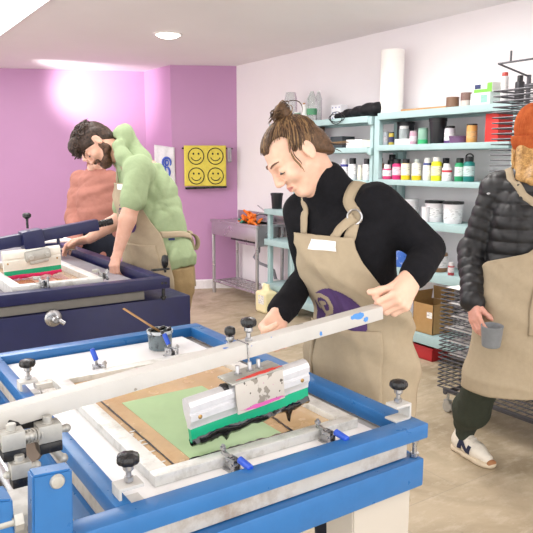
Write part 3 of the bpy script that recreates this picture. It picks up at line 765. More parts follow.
SH2 = thing('shelving_unit', 'mint green timber shelving behind the head of the woman in black', 'shelving', (3.7, 4.37, 0))
for k, (z0, z1) in enumerate(LV): shelf_board(SH2, z0-.012, z1-.012, YL0, YL1 if k else 5.25)
for x in (FXS+.03, WX-.045):
    for y in (YL0-.034, YL1):
        b = MB(); b.box((x, y, 0), (x+.04, y+.034, 1.79), .002); b.build('post', m_mint, SH2)
for z0, z1 in LV:
    b = MB(); b.box((FXS+.005, YL0-.04, z0-.03), (FXS+.03, YL0-.0, z1-.02), .002); b.build('cleat', m_mint, SH2)
SH3 = thing('shelving_unit', 'low mint green timber shelf unit between the sink and the woman in black', 'shelving', (3.7, 5.1, 0))
YC0, YC1 = 4.90, 5.335
for z0, z1 in ((.945, .995), (.64, .70), (.20, .26)): shelf_board(SH3, z0, z1, YC0, YC1)
for x in (FXS+.03, WX-.05):
    for y in (YC0, YC1-.06):
        b = MB(); b.box((x, y, 0), (x+.04, y+.045, .944), .002); b.build('post', m_mint, SH3)
# ------------------------------------------------------------------ things on the shelves
def pm(hexc, rough=.35, **kw): return mat('plastic_'+hexc, hexc, rough, var=.03, **kw)
def site(px, z, X): 
    q = PX(px, 150, X); return V(X, q.y, z), (q-CAM).dot(FW)
def hgt(px, ytop, z, X): return PX(px, ytop, X).z-z
def bottle(name, cat, label, px, w, ytop, z, body, cap='16161A', lab=None, band=None, X=3.63, capf=.2, neck=.72, shoulder=.72, group=None, glass=False, capr=None):
    p, d = site(px, z, X); r = w*d/FPX/2; h = hgt(px, ytop, z, X)
    t = thing(name, label, cat, p, 0, group)
    mb = glassm(body) if glass else pm(body)
    b = MB(); hs = h*shoulder; hc = h*(1-capf)
    b.lathe([(0, 0), (r*.93, 0), (r, r*.12), (r, hs), (r*.95, hs+(hc-hs)*.45), (r*neck, hc*.985), (r*neck, hc)], p, seg=20); b.build('body', mb, t)
    rc = (capr or neck*1.04)*r
    if cap:
        b = MB(); b.lathe([(rc, hc), (rc*1.0, h*.985), (rc*.93, h), (0, h)], p, seg=20); b.build('cap', pm(cap, .3), t)
    if lab:
        l0, l1 = (.22, .62) if lab is True or isinstance(lab, str) else (lab[1], lab[2]); lc = lab if isinstance(lab, str) else lab[0]
        b = MB(); b.lathe([(r*1.012, h*l0), (r*1.012, h*l1)], p, seg=20, cap=False); lb = b.build('label', labelmat(lc), t)
    if band:
        b = MB(); b.lathe([(r*1.02, h*band[1]), (r*1.02, h*band[2])], p, seg=20, cap=False); b.build('colour_band', pm(band[0]), t)
    return t
def labelmat(c):
    n = 'printed_label_'+c
    if n in MATS: return MATS[n]
    t = NT(n); f = t.noise(60, 2, .5, vec=t.mapping((.6, .6, 4)))
    t.color(t.mix(t.ramp(f, [(.56, (0, 0, 0, 1)), (.6, (.55,)*3+(1,))]), srgb(c), srgb('6F6C72'))); t.set(rough=.5); MATS[n] = t.m; return t.m
def glassm(c):
    n = 'glass_'+c
    if n in MATS: return MATS[n]
    t = NT(n); t.color(srgb(c)); t.set(rough=.08, trans=.75, ior=1.35); MATS[n] = t.m; return t.m
def tub(name, cat, label, px, w, ytop, z, col, lid=None, X=3.65, taper=.92, lidf=.12, lab=None, group=None, glass=False, rim=1.05):
    p, d = site(px, z, X); r = w*d/FPX/2; h = hgt(px, ytop, z, X); t = thing(name, label, cat, p, 0, group)
    b = MB(); b.lathe([(0, 0), (r*taper*.97, 0), (r*taper, h*.03), (r, h*(1-lidf))] + ([] if lid else [(r*rim, h*(1-lidf)), (r*rim, h), (r*.93, h), (r*taper*.93, h*.05), (0, h*.05)]), p, seg=24); b.build('tub', glassm(col) if glass else pm(col), t)
    if lid:
        b = MB(); b.lathe([(r*rim, h*(1-lidf)), (r*rim, h*.985), (r*rim*.96, h), (0, h)], p, seg=24); b.build('lid', pm(lid), t)
    if lab:
        b = MB(); b.lathe([(r*1.004*(taper+(1-taper)*.2), h*.2), (r*1.008*(taper+(1-taper)*.75), h*.66)], p, seg=24, cap=False); b.build('label', labelmat(lab), t)
    return t
def carton(name, cat, label, px0, px1, ytop, z, col, X=3.62, dx=.14, side=None, group=None, bev=.002, rz=0):
    a, _ = site(px0, z, X); c, _ = site(px1, z, X); h = hgt((px0+px1)/2, ytop, z, X); y0, y1 = sorted((a.y, c.y))
    t = thing(name, label, cat, (X+dx/2, (y0+y1)/2, z), 0, group)
    b = MB(); b.box((X, y0, z), (X+dx, y1, z+h), bev); b.build('box', pm(col, .6), t); return t, (X, y0, y1, h)
zA, zB, zC, zD, zE, zF = [q[1]+.0005 for q in LV]
G2 = 'jars and tubs on the second shelf'; G3 = 'paint bottles on the third shelf'
# second shelf, right bay
bottle('jar', 'jar', 'clear jar with a white label nearest the shelf post on the second shelf', 384, 8.5, 131, zB, 'D8DDE6', 'CFCFD4', 'E9E6EE', X=3.66, neck=.9, shoulder=.85, capf=.1, group=G2)
bottle('jar', 'jar', 'narrow yellow and navy jar on the second shelf', 391, 5.5, 132, zB, 'B8A13A', '3A3A44', '2D2F5C', X=3.64, neck=.9, shoulder=.85, capf=.1, group=G2)
tub('tub', 'tub', 'wide black lidded tub behind the grey bottle on the second shelf', 405, 17, 122, zB, '2A2A30', '121214', X=3.78, group=G2)
cb, dm = carton('box', 'box', 'low white box under the grey bottle on the second shelf', 394.5, 409, 139, zB, 'F1F0F0', X=3.60, dx=.10)
bottle('bottle', 'bottle', 'grey bottle with a white cap standing on a low white box', 403.5, 10, 126, zB+dm[3]+.0005, '9DA6A8', 'ECECEC', X=3.65, neck=.86, capf=.22, shoulder=.75, group=G2)
bottle('jar', 'jar', 'pink stained glass jar beside the green jar', 413, 8, 131, zB, 'C79BB0', 'B9A6B0', 'D9C7D2', X=3.63, neck=.9, shoulder=.85, capf=.12, group=G2)
bottle('jar', 'jar', 'glass jar with green paint in it on the second shelf', 422.5, 10, 128, zB, '8FB8A4', '7A9C8E', None, ('2FB06E', .02, .28), X=3.64, neck=.92, shoulder=.86, capf=.1, group=G2)
tub('tub', 'tub', 'tall black plastic tub in the middle of the second shelf', 437, 17, 118, zB, '15151A', '0F0F12', X=3.66, taper=.86, lidf=.14, group=G2)
bottle('jar', 'jar', 'white jar with a black lid and purple base on the second shelf', 449, 10.5, 126, zB, 'D9D4DC', '1A1A1E', 'EFEDEF', ('5C3C78', .0, .16), X=3.67, neck=.9, shoulder=.8, capf=.13, group=G2)
tub('tub', 'tub', 'low purple tub with a lid on the second shelf', 458, 18, 136, zB, '6E4E74', '604466', X=3.63, taper=.95, lidf=.25, group=G2)
bottle('jar', 'jar', 'orange jar with a dark lid at the right end of the second shelf', 471, 10.5, 124, zB, 'D9A35C', '2C2320', 'DDAE72', X=3.65, neck=.95, shoulder=.88, capf=.08, capr=.98, group=G2)
# third shelf
bottle('paint_bottle', 'paint bottle', 'white bottle with a blue collar behind the shoulder of the woman in black', 345, 8.5, 159, zC-.012, 'E6E4EA', 'E9E9EE', 'F2F0F2', ('3C3F8C', .62, .74), group=G3)
bottle('paint_bottle', 'paint bottle', 'white bottle with a black cap, second from left on the third shelf', 353, 9, 158, zC-.012, 'E4E3E8', '1B1B22', 'F4F3F4', capf=.28, group=G3)
bottle('paint_bottle', 'paint bottle', 'short pale cream bottle between two black capped white bottles', 360.5, 5.5, 165, zC-.012, 'E5E2D2', 'D8D6C8', None, group=G3)
bottle('paint_bottle', 'paint bottle', 'white bottle with a black cap just left of the shelf post', 367.3, 8.5, 158.5, zC-.012, 'EAE8EC', '26222A', 'F6F5F6', capf=.26, group=G3)
bottle('paint_bottle', 'paint bottle', 'white and brown bottle just right of the shelf post', 380, 8.5, 158, zC, 'D9CEC4', '34302E', 'E4DED8', ('9A6B42', .5, .75), group=G3)
bottle('paint_bottle', 'paint bottle', 'short pink paint bottle with a white cap', 388, 9.5, 164.5, zC, 'D83E78', 'F0EEF0', 'F3EEF2', capf=.3, group=G3)
bottle('paint_bottle', 'paint bottle', 'black bottle standing behind the pink paint bottles', 392.5, 9, 154.5, zC, '202228', '101014', None, X=3.73, group=G3)
bottle('paint_bottle', 'paint bottle', 'magenta paint bottle with a black cap', 397.7, 9.5, 159, zC, 'D42A74', '1A1A1E', 'E9C9D8', capf=.22, group=G3)
bottle('paint_bottle', 'paint bottle', 'yellow paint bottle with a black cap beside the magenta bottle', 406.5, 9.5, 159, zC, 'F0C81E', '1A1A1E', 'F3EFDC', ('EDEAE0', .62, .78), capf=.2, group=G3)
bottle('paint_bottle', 'paint bottle', 'yellow paint bottle with a clear nozzle cap', 417.5, 10, 159, zC, 'F2CC22', 'C9D2CE', 'F4F0DE', ('ECE9E0', .62, .8), capf=.2, neck=.5, group=G3)
bottle('paint_bottle', 'paint bottle', 'white bottle with blue collar and brown base on the third shelf', 428, 8.5, 158, zC, 'E6E2E2', 'F0F0F2', 'F2F0F0', ('44508C', .68, .78), group=G3)
bottle('paint_bottle', 'paint bottle', 'bright lemon yellow paint bottle with a white cap', 437.3, 10.5, 157, zC, 'F2F02A', 'F4F4F0', 'F0EFC8', capf=.18, group=G3)
bottle('paint_bottle', 'paint bottle', 'black capped dark bottle standing behind the red and white bottle', 446.5, 9, 158, zC, '26262C', '121216', None, X=3.74, group=G3)
bottle('paint_bottle', 'paint bottle', 'white bottle with a red band beside the green bottles', 448, 10, 163.5, zC, 'E9E4E6', 'F2F0F2', 'F5F2F3', ('C93444', .5, .62), capf=.22, group=G3)
bottle('paint_bottle', 'paint bottle', 'light green paint bottle with a black cap', 460.5, 9.5, 158, zC, '2E9C6A', '1A2420', 'DCE8E2', capf=.2, group=G3)
tq = bottle('paint_bottle', 'paint bottle', 'teal paint bottle with a looped black cap at the end of the row', 470, 11, 156.5, zC, '1E7F7A', '15181A', 'C9E0DE', capf=.2, group=G3)
p_, d_ = site(470, zC, 3.63); h_ = hgt(470, 156.5, zC, 3.63)
b = MB(); b.tube([p_+V(0, .03*math.cos(a), h_-.004+.022*math.sin(a)) for a in [PI*k/12 for k in range(13)]], .005, 8); b.build('carry_loop', pm('15181A'), tq)
# fourth shelf: white tubs, some with black lids
G4 = 'white tubs on the fourth shelf'
for px, w, yt, lid, lb in ((397, 16, 198, None, 'white open tub nearest the elbow on the fourth shelf'), (413, 15, 199, 'E6E4E8', 'white tub with a white lid on the fourth shelf'), (428, 8, 207, None, 'small white cup in front of the tubs on the fourth shelf'), (437, 19, 200.5, '141416', 'white tub with a black lid beside the small white cup'), (456, 20, 201.5, '141416', 'white tub with a black lid against the black puffer jacket')):
    tub('tub', 'tub', lb, px, w, yt, zD, 'E6E1E4', lid, X=3.70 if w > 10 else 3.62, taper=.9, lab='EFEDEE' if lid else None, group=G4)
# fifth shelf
bottle('jar', 'jar', 'large brown jar with a white label on the fifth shelf', 443, 19, 250, zE, '8A6240', 'B79A70', ('E8E4E4', .2, .72), X=3.66, neck=.45, shoulder=.78, capf=.07)
bottle('bottle', 'bottle', 'small red and white bottle on the fifth shelf beside the black sleeve', 456.5, 6.5, 263, zE, 'B23A40', 'D8D4D4', 'E0D4D4', X=3.6, capf=.3)
def pouch():
    p, d = site(404, zE, 3.60); t = thing('ink_pouch', 'blue and white plastic pouch behind the forearm of the woman in black', 'pouch', p)
    P = []
    for i in range(13):
        v = i/12; row = []
        for j in range(24):
            a = 2*PI*j/24; th = .05*(1-v**2.2)+.003; row.append(p+V(th*math.cos(a), (.095-.01*math.sin(v*9))*math.sin(a)*(1+.03*math.sin(5*a+v*6)), v*.25+.006*math.sin(3*a)*v))
        P.append(row)
    b = MB(); b.grid(P, closed_u=True); b.lathe([(0, 0), (.045, .001)], p, seg=12, cap=False); b.build('bag', mat('blue_white_pouch', '3A66B8', .3, var=.05, nscale=5, dirt='E6E6EC', damount=.9, dscale=11), t)
pouch()
# sixth shelf and below: open cardboard box, red crate
def openbox():
    X = 3.60; a, _ = site(419, zF, X); c, _ = site(440, zF, X); y1, y0 = a.y, c.y; h = hgt(430, 305, zF, X); x1 = X+.22
    t = thing('cardboard_box', 'open brown cardboard box on the bottom mint shelf', 'cardboard box', (X+.1, (y0+y1)/2, zF)); m_ = mat('brown_cardboard', 'B08A58', .75, var=.06, nscale=30, bump=.05)
    b = MB(); w = .004
    b.box((X, y0, zF), (x1, y1, zF+w)); b.box((X, y0, zF), (X+w, y1, zF+h)); b.box((x1-w, y0, zF), (x1, y1, zF+h)); b.box((X, y0, zF), (x1, y0+w, zF+h)); b.box((X, y1-w, zF), (x1, y1, zF+h)); b.build('box', m_, t, smooth=0)
    b = MB(); b.obox((x1+.001, (y0+y1)/2, zF+h+.05), (.004, y1-y0, .10), (1, 0, .1), (0, 1, 0), (-.1, 0, 1)); b.build('flap', m_, t, smooth=0)
    b = MB(); b.obox(((X+x1)/2, y1+.006, zF+h+.035), (.2, .004, .08), (1, 0, 0), (0, 1, .15), (0, -.15, 1)); b.build('flap', m_, t, smooth=0)
    b = MB(); b.box((X-.001, y0+.01, zF+h*.55), (X, y0+.06, zF+h*.75)); b.build('label', labelmat('F0EEEA'), t, smooth=0)
openbox()
def redcrate():
    X = 3.57; a, _ = site(419, 0, X); c, _ = site(441, 0, X); t = thing('crate', 'low red plastic crate on the floor under the cardboard box', 'crate', (X+.12, (a.y+c.y)/2, 0)); y1, y0 = a.y, c.y
    b = MB(); w = .006; h = .10
    b.box((X, y0, 0), (X+.25, y1, w)); b.box((X, y0, 0), (X+w, y1, h), .002); b.box((X+.25-w, y0, 0), (X+.25, y1, h), .002); b.box((X, y0, 0), (X+.25, y0+w, h), .002); b.box((X, y1-w, 0), (X+.25, y1, h), .002); b.box((X-.006, y0-.006, h-.014), (X, y1+.006, h), .002)
    b.build('crate', pm('B52A30'), t)
redcrate()
# top shelf
GT = 'glass bottles on the top shelf'; zT = zA-.012
bottle('carafe', 'bottle', 'wide clear glass carafe leftmost on the top shelf', 290.5, 13, 92, zT, 'E6EAEA', None, None, X=3.68, neck=.75, shoulder=.6, capf=.02, glass=True, group=GT)
bottle('jar', 'jar', 'small jar with green label behind the hair bun', 297.5, 7.5, 112, zT, '4E8A66', 'DADFDB', '3F7D58', X=3.62, neck=.9, shoulder=.85, group=GT)
bottle('bottle', 'bottle', 'small opaque white bottle with a pointed brown nozzle on the top shelf', 303.7, 6.5, 103, zT, 'F2F1F1', 'B78A5A', None, X=3.60, neck=.35, shoulder=.8, capf=.08, group=GT)
bottle('bottle', 'bottle', 'clear glass bottle with a green label on the top shelf', 311.5, 10, 91, zT, 'E2E8E6', None, ('4E9A6E', .22, .42), X=3.64, neck=.35, shoulder=.55, capf=.02, glass=True, group=GT)
bottle('bottle', 'bottle', 'tall plain clear glass bottle nearest the black bag', 318, 7, 91, zT, 'E2E6E6', 'E8E8E8', None, X=3.78, neck=.45, shoulder=.62, capf=.05, glass=True, group=GT)
# left bay, second shelf
tub('tub', 'tub', 'translucent white tub behind the head of the woman in black', 323, 11, 135.5, zB-.012, 'DCDCDD', None, X=3.62, taper=.85)
tub('tub', 'tub', 'brown pot at the back of the shelf behind the tubs', 319.5, 10, 127, zB-.012, '6E4A2E', '57392A', X=3.79)
carton('box', 'box', 'dark clear sided box behind the tub on the left shelves', 330, 342, 136.5, zB-.012, '3E444A', X=3.66)
carton('box', 'box', 'flat white cardboard box on the left shelves', 346, 361.5, 139.5, zB-.012, 'EFEDEC', X=3.60)
carton('box', 'box', 'flat cream box next to the flat white box, by the shelf post', 362, 371, 140, zB-.012, 'DAD3C2', X=3.60)
# bag, roll, boards, tape, glove boxes
def blackbag():
    z = zT; X = 3.62; pts = [site(x, z, X)[0] for x in (334, 345, 356, 366, 374.5)]
    s = SDF()
    hs = (.024, .036, .045, .052, .054)
    for i in range(4):
        a, c = pts[i]+V(.04, 0, hs[i]), pts[i+1]+V(.04, 0, hs[i+1]); s.cap(a, c, hs[i], hs[i+1], .03, squash=((1, 0, 0), 1.6))
    s.half((0, 0, z+.001), (0, 0, -1))
    t = thing('bag', 'black fabric bag lying on the top shelf beside the paper roll', 'bag', pts[2])
    mkobj('bag', s.mesh('bag', .006, noise=wrinkle(3, amp=.003)), fabric('black_nylon', '1A1A1D', rough=.55), t)
    b = MB(); c = site(338, z, 3.56)[0]
    for k, (w, hh) in enumerate(((.10, .03), (.075, .045))):
        b.tube([c+V(-.02-.005*k, w*math.cos(a), .006+(hh*math.sin(a)-.0)*(1 if math.sin(a) > 0 else 1.2)) for a in [2*PI*k2/28 for k2 in range(28)]], .0035, 6, closed=True)
    b.build('cord', m_blackp, t)
blackbag()
cb, dm = carton('box', 'box', 'small white box with blue dots beside the black bag on the top shelf', 330.5, 340, 105, zT, 'ECEBF0', X=3.72, dx=.08)
b = MB(); 
for i in range(3):
    for j in range(3): b.lathe([(.006, 0), (.006, .0008), (0, .001)], V(3.72, dm[1]+(i+.5)*(dm[2]-dm[1])/3, zT+(j+.5)*dm[3]/3), (-1, 0, 0), 10)
b.build('dots', pm('5B6BB0'), cb)
p, d = site(390, zA, 3.72); r_ = 23*d/FPX/2; h = hgt(390, 51, zA, 3.72)
t = thing('paper_roll', 'tall white roll of paper standing on the top shelf', 'paper roll', p)
b = MB(); b.lathe([(r_*.3, .0), (r_, 0), (r_, h), (r_*.35, h), (r_*.3, h-.01), (r_*.3, 0)], p, seg=36, cap=False); b.build('roll', mat('white_paper', 'F4F0EC', .8, var=.015), t)
t = thing('timber_board', 'thin wooden boards lying on the top shelf right of the paper roll', 'board', (3.62, 3.3, zA))
a = site(401, zA, 3.60)[0]; c = site(448, zA, 3.60)[0]
b = MB(); b.obox((a+c)/2+V(.04, 0, .008), (.09, (a-c).length, .016), (1, .06, 0), (-.06, 1, 0), (0, 0, 1), .001); b.build('board', m_wood, t)
t.name = 'timber_board'
for px, w, yt, c1, lb in ((450.5, 12.5, 97.5, '7A5B47', 'roll of brown tape lying on the top shelf'),):
    p, d = site(px, zA, 3.62); r_ = w*d/FPX/2; h = hgt(px, yt, zA, 3.62); t = thing('tape_roll', lb, 'tape roll', p)
    b = MB(); b.lathe([(r_*.62, 0), (r_, 0), (r_, h), (r_*.62, h), (r_*.62, 0)], p, seg=28, cap=False); b.build('tape', pm(c1), t)
    b = MB(); b.lathe([(r_*.57, .001), (r_*.62, .001), (r_*.62, h-.001), (r_*.57, h-.001), (r_*.57, .001)], p, seg=28, cap=False); b.build('core', pm('B79A78', .7), t)
bottle('jar', 'jar', 'brown lidded jar with pale base next to the tape roll on the top shelf', 464, 11, 93, zA, 'CFC4BE', '7D6058', None, X=3.64, capf=.55, neck=.98, shoulder=.4)
cb, dm = carton('glove_box', 'glove box', 'white and mint glove box under the green one on the top shelf', 468, 487, 93, zA, 'DDEBE6', X=3.61, dx=.12)
b = MB(); b.box((3.609, dm[1]+.02, zA+.015), (3.6105, dm[1]+.07, zA+dm[3]-.015)); b.build('label', labelmat('8FD0B4'), cb, smooth=0)
z2 = zA+dm[3]+.0005
cb, dm = carton('glove_box', 'glove box', 'green and white glove box with a navy label, on top of another box', 471, 489, 83, z2, 'E9EEE6', X=3.62, dx=.12)
b = MB(); b.box((3.6185, dm[1]+.002, z2+.001), (3.6195, dm[2]-.002, z2+dm[3]*.35)); b.box((3.6185, dm[1]+.002, z2+dm[3]*.35), (3.6195, dm[1]+.04, z2+dm[3]*.95)); b.build('green_band', pm('7CC04A'), cb, smooth=0)
b = MB(); b.box((3.618, dm[2]-.055, z2+dm[3]*.4), (3.619, dm[2]-.008, z2+dm[3]*.85)); b.build('navy_label', pm('2A3466'), cb, smooth=0)
def text(body, size, loc, ux, uy, mat_, parent, name='lettering', depth=.0006):
    cu = bpy.data.curves.new(name, 'FONT'); cu.body = body; cu.size = size; cu.align_x = 'CENTER'; cu.align_y = 'CENTER'; cu.extrude = depth
    tmp = bpy.data.objects.new(name, cu); COL.objects.link(tmp); dg = bpy.context.evaluated_depsgraph_get(); me = bpy.data.meshes.new_from_object(tmp.evaluated_get(dg))
    bpy.data.objects.remove(tmp); ux, uy = Vector(ux).normalized(), Vector(uy).normalized(); n = ux.cross(uy); L = Vector(loc)
    me.transform(Matrix(((ux.x, uy.x, n.x, L.x), (ux.y, uy.y, n.y, L.y), (ux.z, uy.z, n.z, L.z), (0, 0, 0, 1)))); me.materials.clear()
    return mkobj(name, me, mat_, parent, smooth=0)
#text('ABC', .024, (3.6175, dm[2]-.031, z2+dm[3]*.62), (0, -1, 0), (0, 0, 1), pm('E8E8F0'), cb) if False else None
# red boxes at the end of the shelves, behind the drying rack
for k, (zl, yt, lb) in enumerate(((zB, 104.5, 'red box standing on the second shelf behind the drying rack'),)):
    carton('box', 'box', lb, 484, 497, yt+9, zl, 'D8332E', X=3.60, dx=.2)
p, d = site(501, zA, 3.62)
bottle('spray_can', 'spray can', 'white spray can with a red top behind the drying rack', 501, 7, 73, zA, 'DAD8D8', 'B8463C', 'E4E2E2', X=3.64, neck=.8, capf=.12, shoulder=.85)
bottle('bottle', 'bottle', 'black spray bottle behind the drying rack on the top shelf', 516, 9, 76, zA, '2A2A30', '1A1A1E', None, X=3.64, neck=.6, capf=.2)
# low unit
tub('tub', 'tub', 'black plastic tub on top of the low mint shelf', 277, 12, 193, .9955, '141418', None, X=3.66, taper=.84, lidf=.14, rim=1.08)
p, d = site(294.5, .9955, 3.62)
cb, dm = carton('box', 'box', 'small white and pink box beside the black tub on the low mint shelf', 291.5, 299, 194, .9955, 'F0ECEE', X=3.62, dx=.1)
b = MB(); b.box((3.619, dm[1], .9955+dm[3]*.75), (3.6195, dm[2], .9955+dm[3]*.95)); b.build('pink_band', pm('E0408A'), cb, smooth=0)
b = MB(); b.box((3.619, dm[1], .9955+dm[3]*.2), (3.6195, dm[2], .9955+dm[3]*.32)); b.build('pink_band', pm('E0408A'), cb, smooth=0)
# ------------------------------------------------------------------ sink
m_inox = mat('stainless_steel', 'BDB9BC', .30, .85, var=.05, nscale=6)
SXF, SYA, SYB, SZ = 3.50, 5.40, 6.34, .90
SZ = PX(258, 226, SXF).z
sk = thing('sink', 'stainless steel sink on an open stand in the corner by the purple wall', 'sink', (3.69, 5.87, 0))
b = MB()
by0, by1 = SYA+.06, SYA+.44; bx0, bx1 = SXF+.06, WX-.07
b.box((SXF, SYA, SZ-.03), (bx0, SYB, SZ), .003); b.box((bx1, SYA, SZ-.03), (WX-.005, SYB, SZ), .003); b.box((bx0, SYA, SZ-.03), (bx1, by0, SZ), .002); b.box((bx0, by1, SZ-.03), (bx1, SYB, SZ-.008), .002)
b.box((WX-.02, SYA, SZ), (WX-.004, SYB, SZ+.09), .003)
b.build('worktop', m_inox, sk)
b = MB(); zb_ = SZ-.22
for lo, hi in (((bx0-.003, by0-.003, zb_), (bx0, by1+.003, SZ-.001)), ((bx1, by0-.003, zb_), (bx1+.003, by1+.003, SZ-.001)), ((bx0, by0-.003, zb_), (bx1, by0, SZ-.001)), ((bx0, by1, zb_), (bx1, by1+.003, SZ-.001)), ((bx0-.003, by0-.003, zb_-.003), (bx1+.003, by1+.003, zb_))): b.box(lo, hi)
b.build('basin', m_inox, sk)
b = MB(); b.box((SXF+.004, SYA+.03, SZ-.165), (SXF+.010, SYB-.03, SZ-.03), .001); b.build('front_panel', m_inox, sk)
b = MB(); b.box((SXF+.003, SYA+.03, SZ-.185), (SXF+.014, SYA+.5, SZ-.166), .001); b.build('panel_trim', m_blackp, sk)
for x in (SXF+.022, WX-.05):
    for y in (SYA+.022, SYB-.03):
        b = MB(); b.rod((x, y, .0), (x, y, SZ-.03), .019, .002, 16); b.build('leg', m_inox, sk)
b = MB()
for x in (SXF+.022, WX-.05): b.rod((x, SYA+.02, .13), (x, SYB-.03, .13), .013, .001, 12)
for y in (SYA+.022, SYB-.03): b.rod((SXF+.02, y, .13), (WX-.05, y, .13), .013, .001, 12)
for k in range(4):
    x = SXF+.08+k*.065; b.box((x, SYA+.022, .130), (x+.035, SYB-.03, .138), .001)
b.build('under_rack', m_inox, sk)
b = MB(); q = V((bx0+bx1)/2, (by0+by1)/2, zb_)
b.tube([q, q+V(0, .0, -.08), q+V(-.03, .03, -.14), q+V(-.03, -.06, -.19), q+V(.02, -.14, -.22), q+V(.06, -.2, -.26), q+V(.08, -.21, -.36)], [.022, .022, .017, .016, .016, .016, .018], 12); b.build('drain_hose', mat('grey_plastic_pipe', '8C8A92', .45), sk)
b = MB(); b.rod(q+V(.08, -.21, -.46), q+V(.08, -.21, -.35), .03, .004, 16); b.build('drain_trap', pm('E4E0E0'), sk)
fc = V(WX-.06, SYA+.22, SZ)
b = MB(); b.rod(fc, fc+V(0, 0, .07), .022, .003, 18); b.tube([fc+V(0, 0, .05), fc+V(-.06, 0, .09), fc+V(-.14, 0, .10), fc+V(-.17, 0, .08)], .012, 12); ft = b.build('tap', m_inox, sk)
b = MB(); l0 = fc+V(0, 0, .07); b.beam(l0, l0+V(-.03, .20, .10), .016, .008, bev=.002); b.build('tap_lever', m_inox, ft)
# orange rubber gloves and green cloth on the sink edge
def heap(name, label, cat, c, mat_, seed, n, r, spread, part):
    rr = random.Random(seed); s = SDF()
    for _ in range(n):
        a = c+V(rr.uniform(-.5, .5)*spread[0], rr.uniform(-.5, .5)*spread[1], rr.uniform(0, 1)*spread[2]+r); d = V(rr.uniform(-1, 1), rr.uniform(-1, 1), rr.uniform(-.5, .6)).normalized()*rr.uniform(.04, .08)
        s.cap(a, a+d*.5+V(0, 0, .006), r, r*.8, .006); s.cap(a+d*.5+V(0, 0, .006), a+d, r*.8, r*.7, .006)
    s.half((0, 0, c.z+.0005), (0, 0, -1))
    t = thing(name, label, cat, c); mkobj(part, s.mesh(part, .004, noise=wrinkle(seed, amp=.0015, freq=(40, 90))), mat_, t); return t
heap('rubber_gloves', 'crumpled orange rubber gloves on the edge of the steel sink', 'gloves', V(SXF+.06, SYA+.20, SZ), mat('orange_rubber', 'F07A1C', .45), 4, 22, .016, (.11, .24, .075), 'gloves')
heap('cloth', 'green cloth beside the orange gloves on the sink', 'cloth', V(SXF+.10, SYA+.345, SZ-.008), mat('green_cloth', '3F8F7A', .8), 9, 9, .016, (.10, .07, .02), 'cloth')
# jerrycan on the floor
jc = PZ(268, 312.5, 0); jd = (jc-CAM).dot(FW); w_ = 19*jd/FPX; hj = 29.5*jd/FPX
t = thing('jerrycan', 'cream plastic jerrycan on the floor in front of the low mint shelf', 'jerrycan', jc)
s = SDF(); s.rbox(jc+V(0, .03, hj*.37), (.075, w_*.5, hj*.37), rad=.028, k=.01); s.cap(jc+V(0, .03, hj*.55), jc+V(0, .03, hj*.80), w_*.44, w_*.25, .03, squash=((1, 0, 0), .8)); s.cap(jc+V(0, .075, hj*.78), jc+V(0, .06, hj*.92), .014, .014, .012); s.cap(jc+V(0, .06, hj*.92), jc+V(0, .0, hj*.93), .014, .014, .01); s.cap(jc+V(0, .0, hj*.93), jc+V(0, -.01, hj*.80), .014, .014, .01)
m_can = mat('cream_translucent_plastic', 'EFE3B4', .4, var=.02); mkobj('can', s.mesh('can', .005), m_can, t)
b = MB(); b.lathe([(.021, 0), (.021, .03), (.018, .034), (0, .034)], jc+V(0, .075, hj*.86), (0, .25, 1), 18); b.build('cap', pm('F2EFE2'), t)
b = MB(); b.box((jc.x-.0775, jc.y-.04, hj*.32), (jc.x-.0765, jc.y+.055, hj*.62)); b.build('label', labelmat('F2EFE8'), t, smooth=0)
# ------------------------------------------------------------------ yellow printed cloth on a wall rail
def chim(px, py): 
    r = ray(px, py); return CAM+r*((V(BR.x, BR.y, 0)-CAM).dot(V(nc.x, nc.y, 0))/r.dot(V(nc.x, nc.y, 0)))
ncv = V(nc.x, nc.y, 0); cdv = V(cd_.x, cd_.y, 0)
ra, rb = chim(182, 148.5), chim(232, 147.5); rb.z = ra.z
t = thing('towel_rail', 'black metal towel rail on the purple wall holding a yellow cloth', 'rail', (ra+rb)/2)
b = MB(); b.rod(ra+ncv*.10, rb+ncv*.10, .009, .001, 12)
for q in (ra.lerp(rb, .03), ra.lerp(rb, .95)): b.beam(q, q+ncv*.10, .014, .02, bev=.002)
b.build('top_bar', m_blackp, t)
la, lb_ = chim(186, 188), chim(226, 186.5)
b = MB(); b.beam(la+ncv*.09, lb_+ncv*.09, .025, .025, bev=.003); 
for q in (la, lb_): b.beam(q, q+ncv*.08, .014, .02, bev=.002)
b.build('lower_bar', m_blackp, t)
ta, tb = chim(184, 147), chim(225.5, 146.5); zt_ = ta.z; zb2 = chim(204, 186).z; W = (tb-ta).length
t = thing('printed_cloth', 'yellow cloth printed with four smiling faces on the wall rail', 'cloth', ta.lerp(tb, .5))
o0 = V(ta.x, ta.y, 0)+ncv*.113
P = []
for i in range(25):
    v = i/24; z = zt_+.003-(zt_-zb2)*v
    P.append([o0+cdv*(W*j/20)+ncv*(.004*math.sin(j*.9+v*2)*v+.004*v)+V(0, 0, z) for j in range(21)])
back = [[p-ncv*(.022+.01*(i/24)) for p in row] for i, row in enumerate(P[:16])]
b = MB(); top = [[p+ncv*(.011*math.cos(a)-.011)+V(0, 0, .011*math.sin(a)) for p in P[0]] for a in [PI*k/6 for k in range(7)]][::-1]
b.grid(back[::-1]+top+P); b.build('cloth', fabric('yellow_cotton', 'E3D25E', fold=.1), t, solid=.003, smooth=60)
m_blk = mat('black_print', '18181A', .6)
b = MB(); Ht = zt_-zb2; rad = .20*W
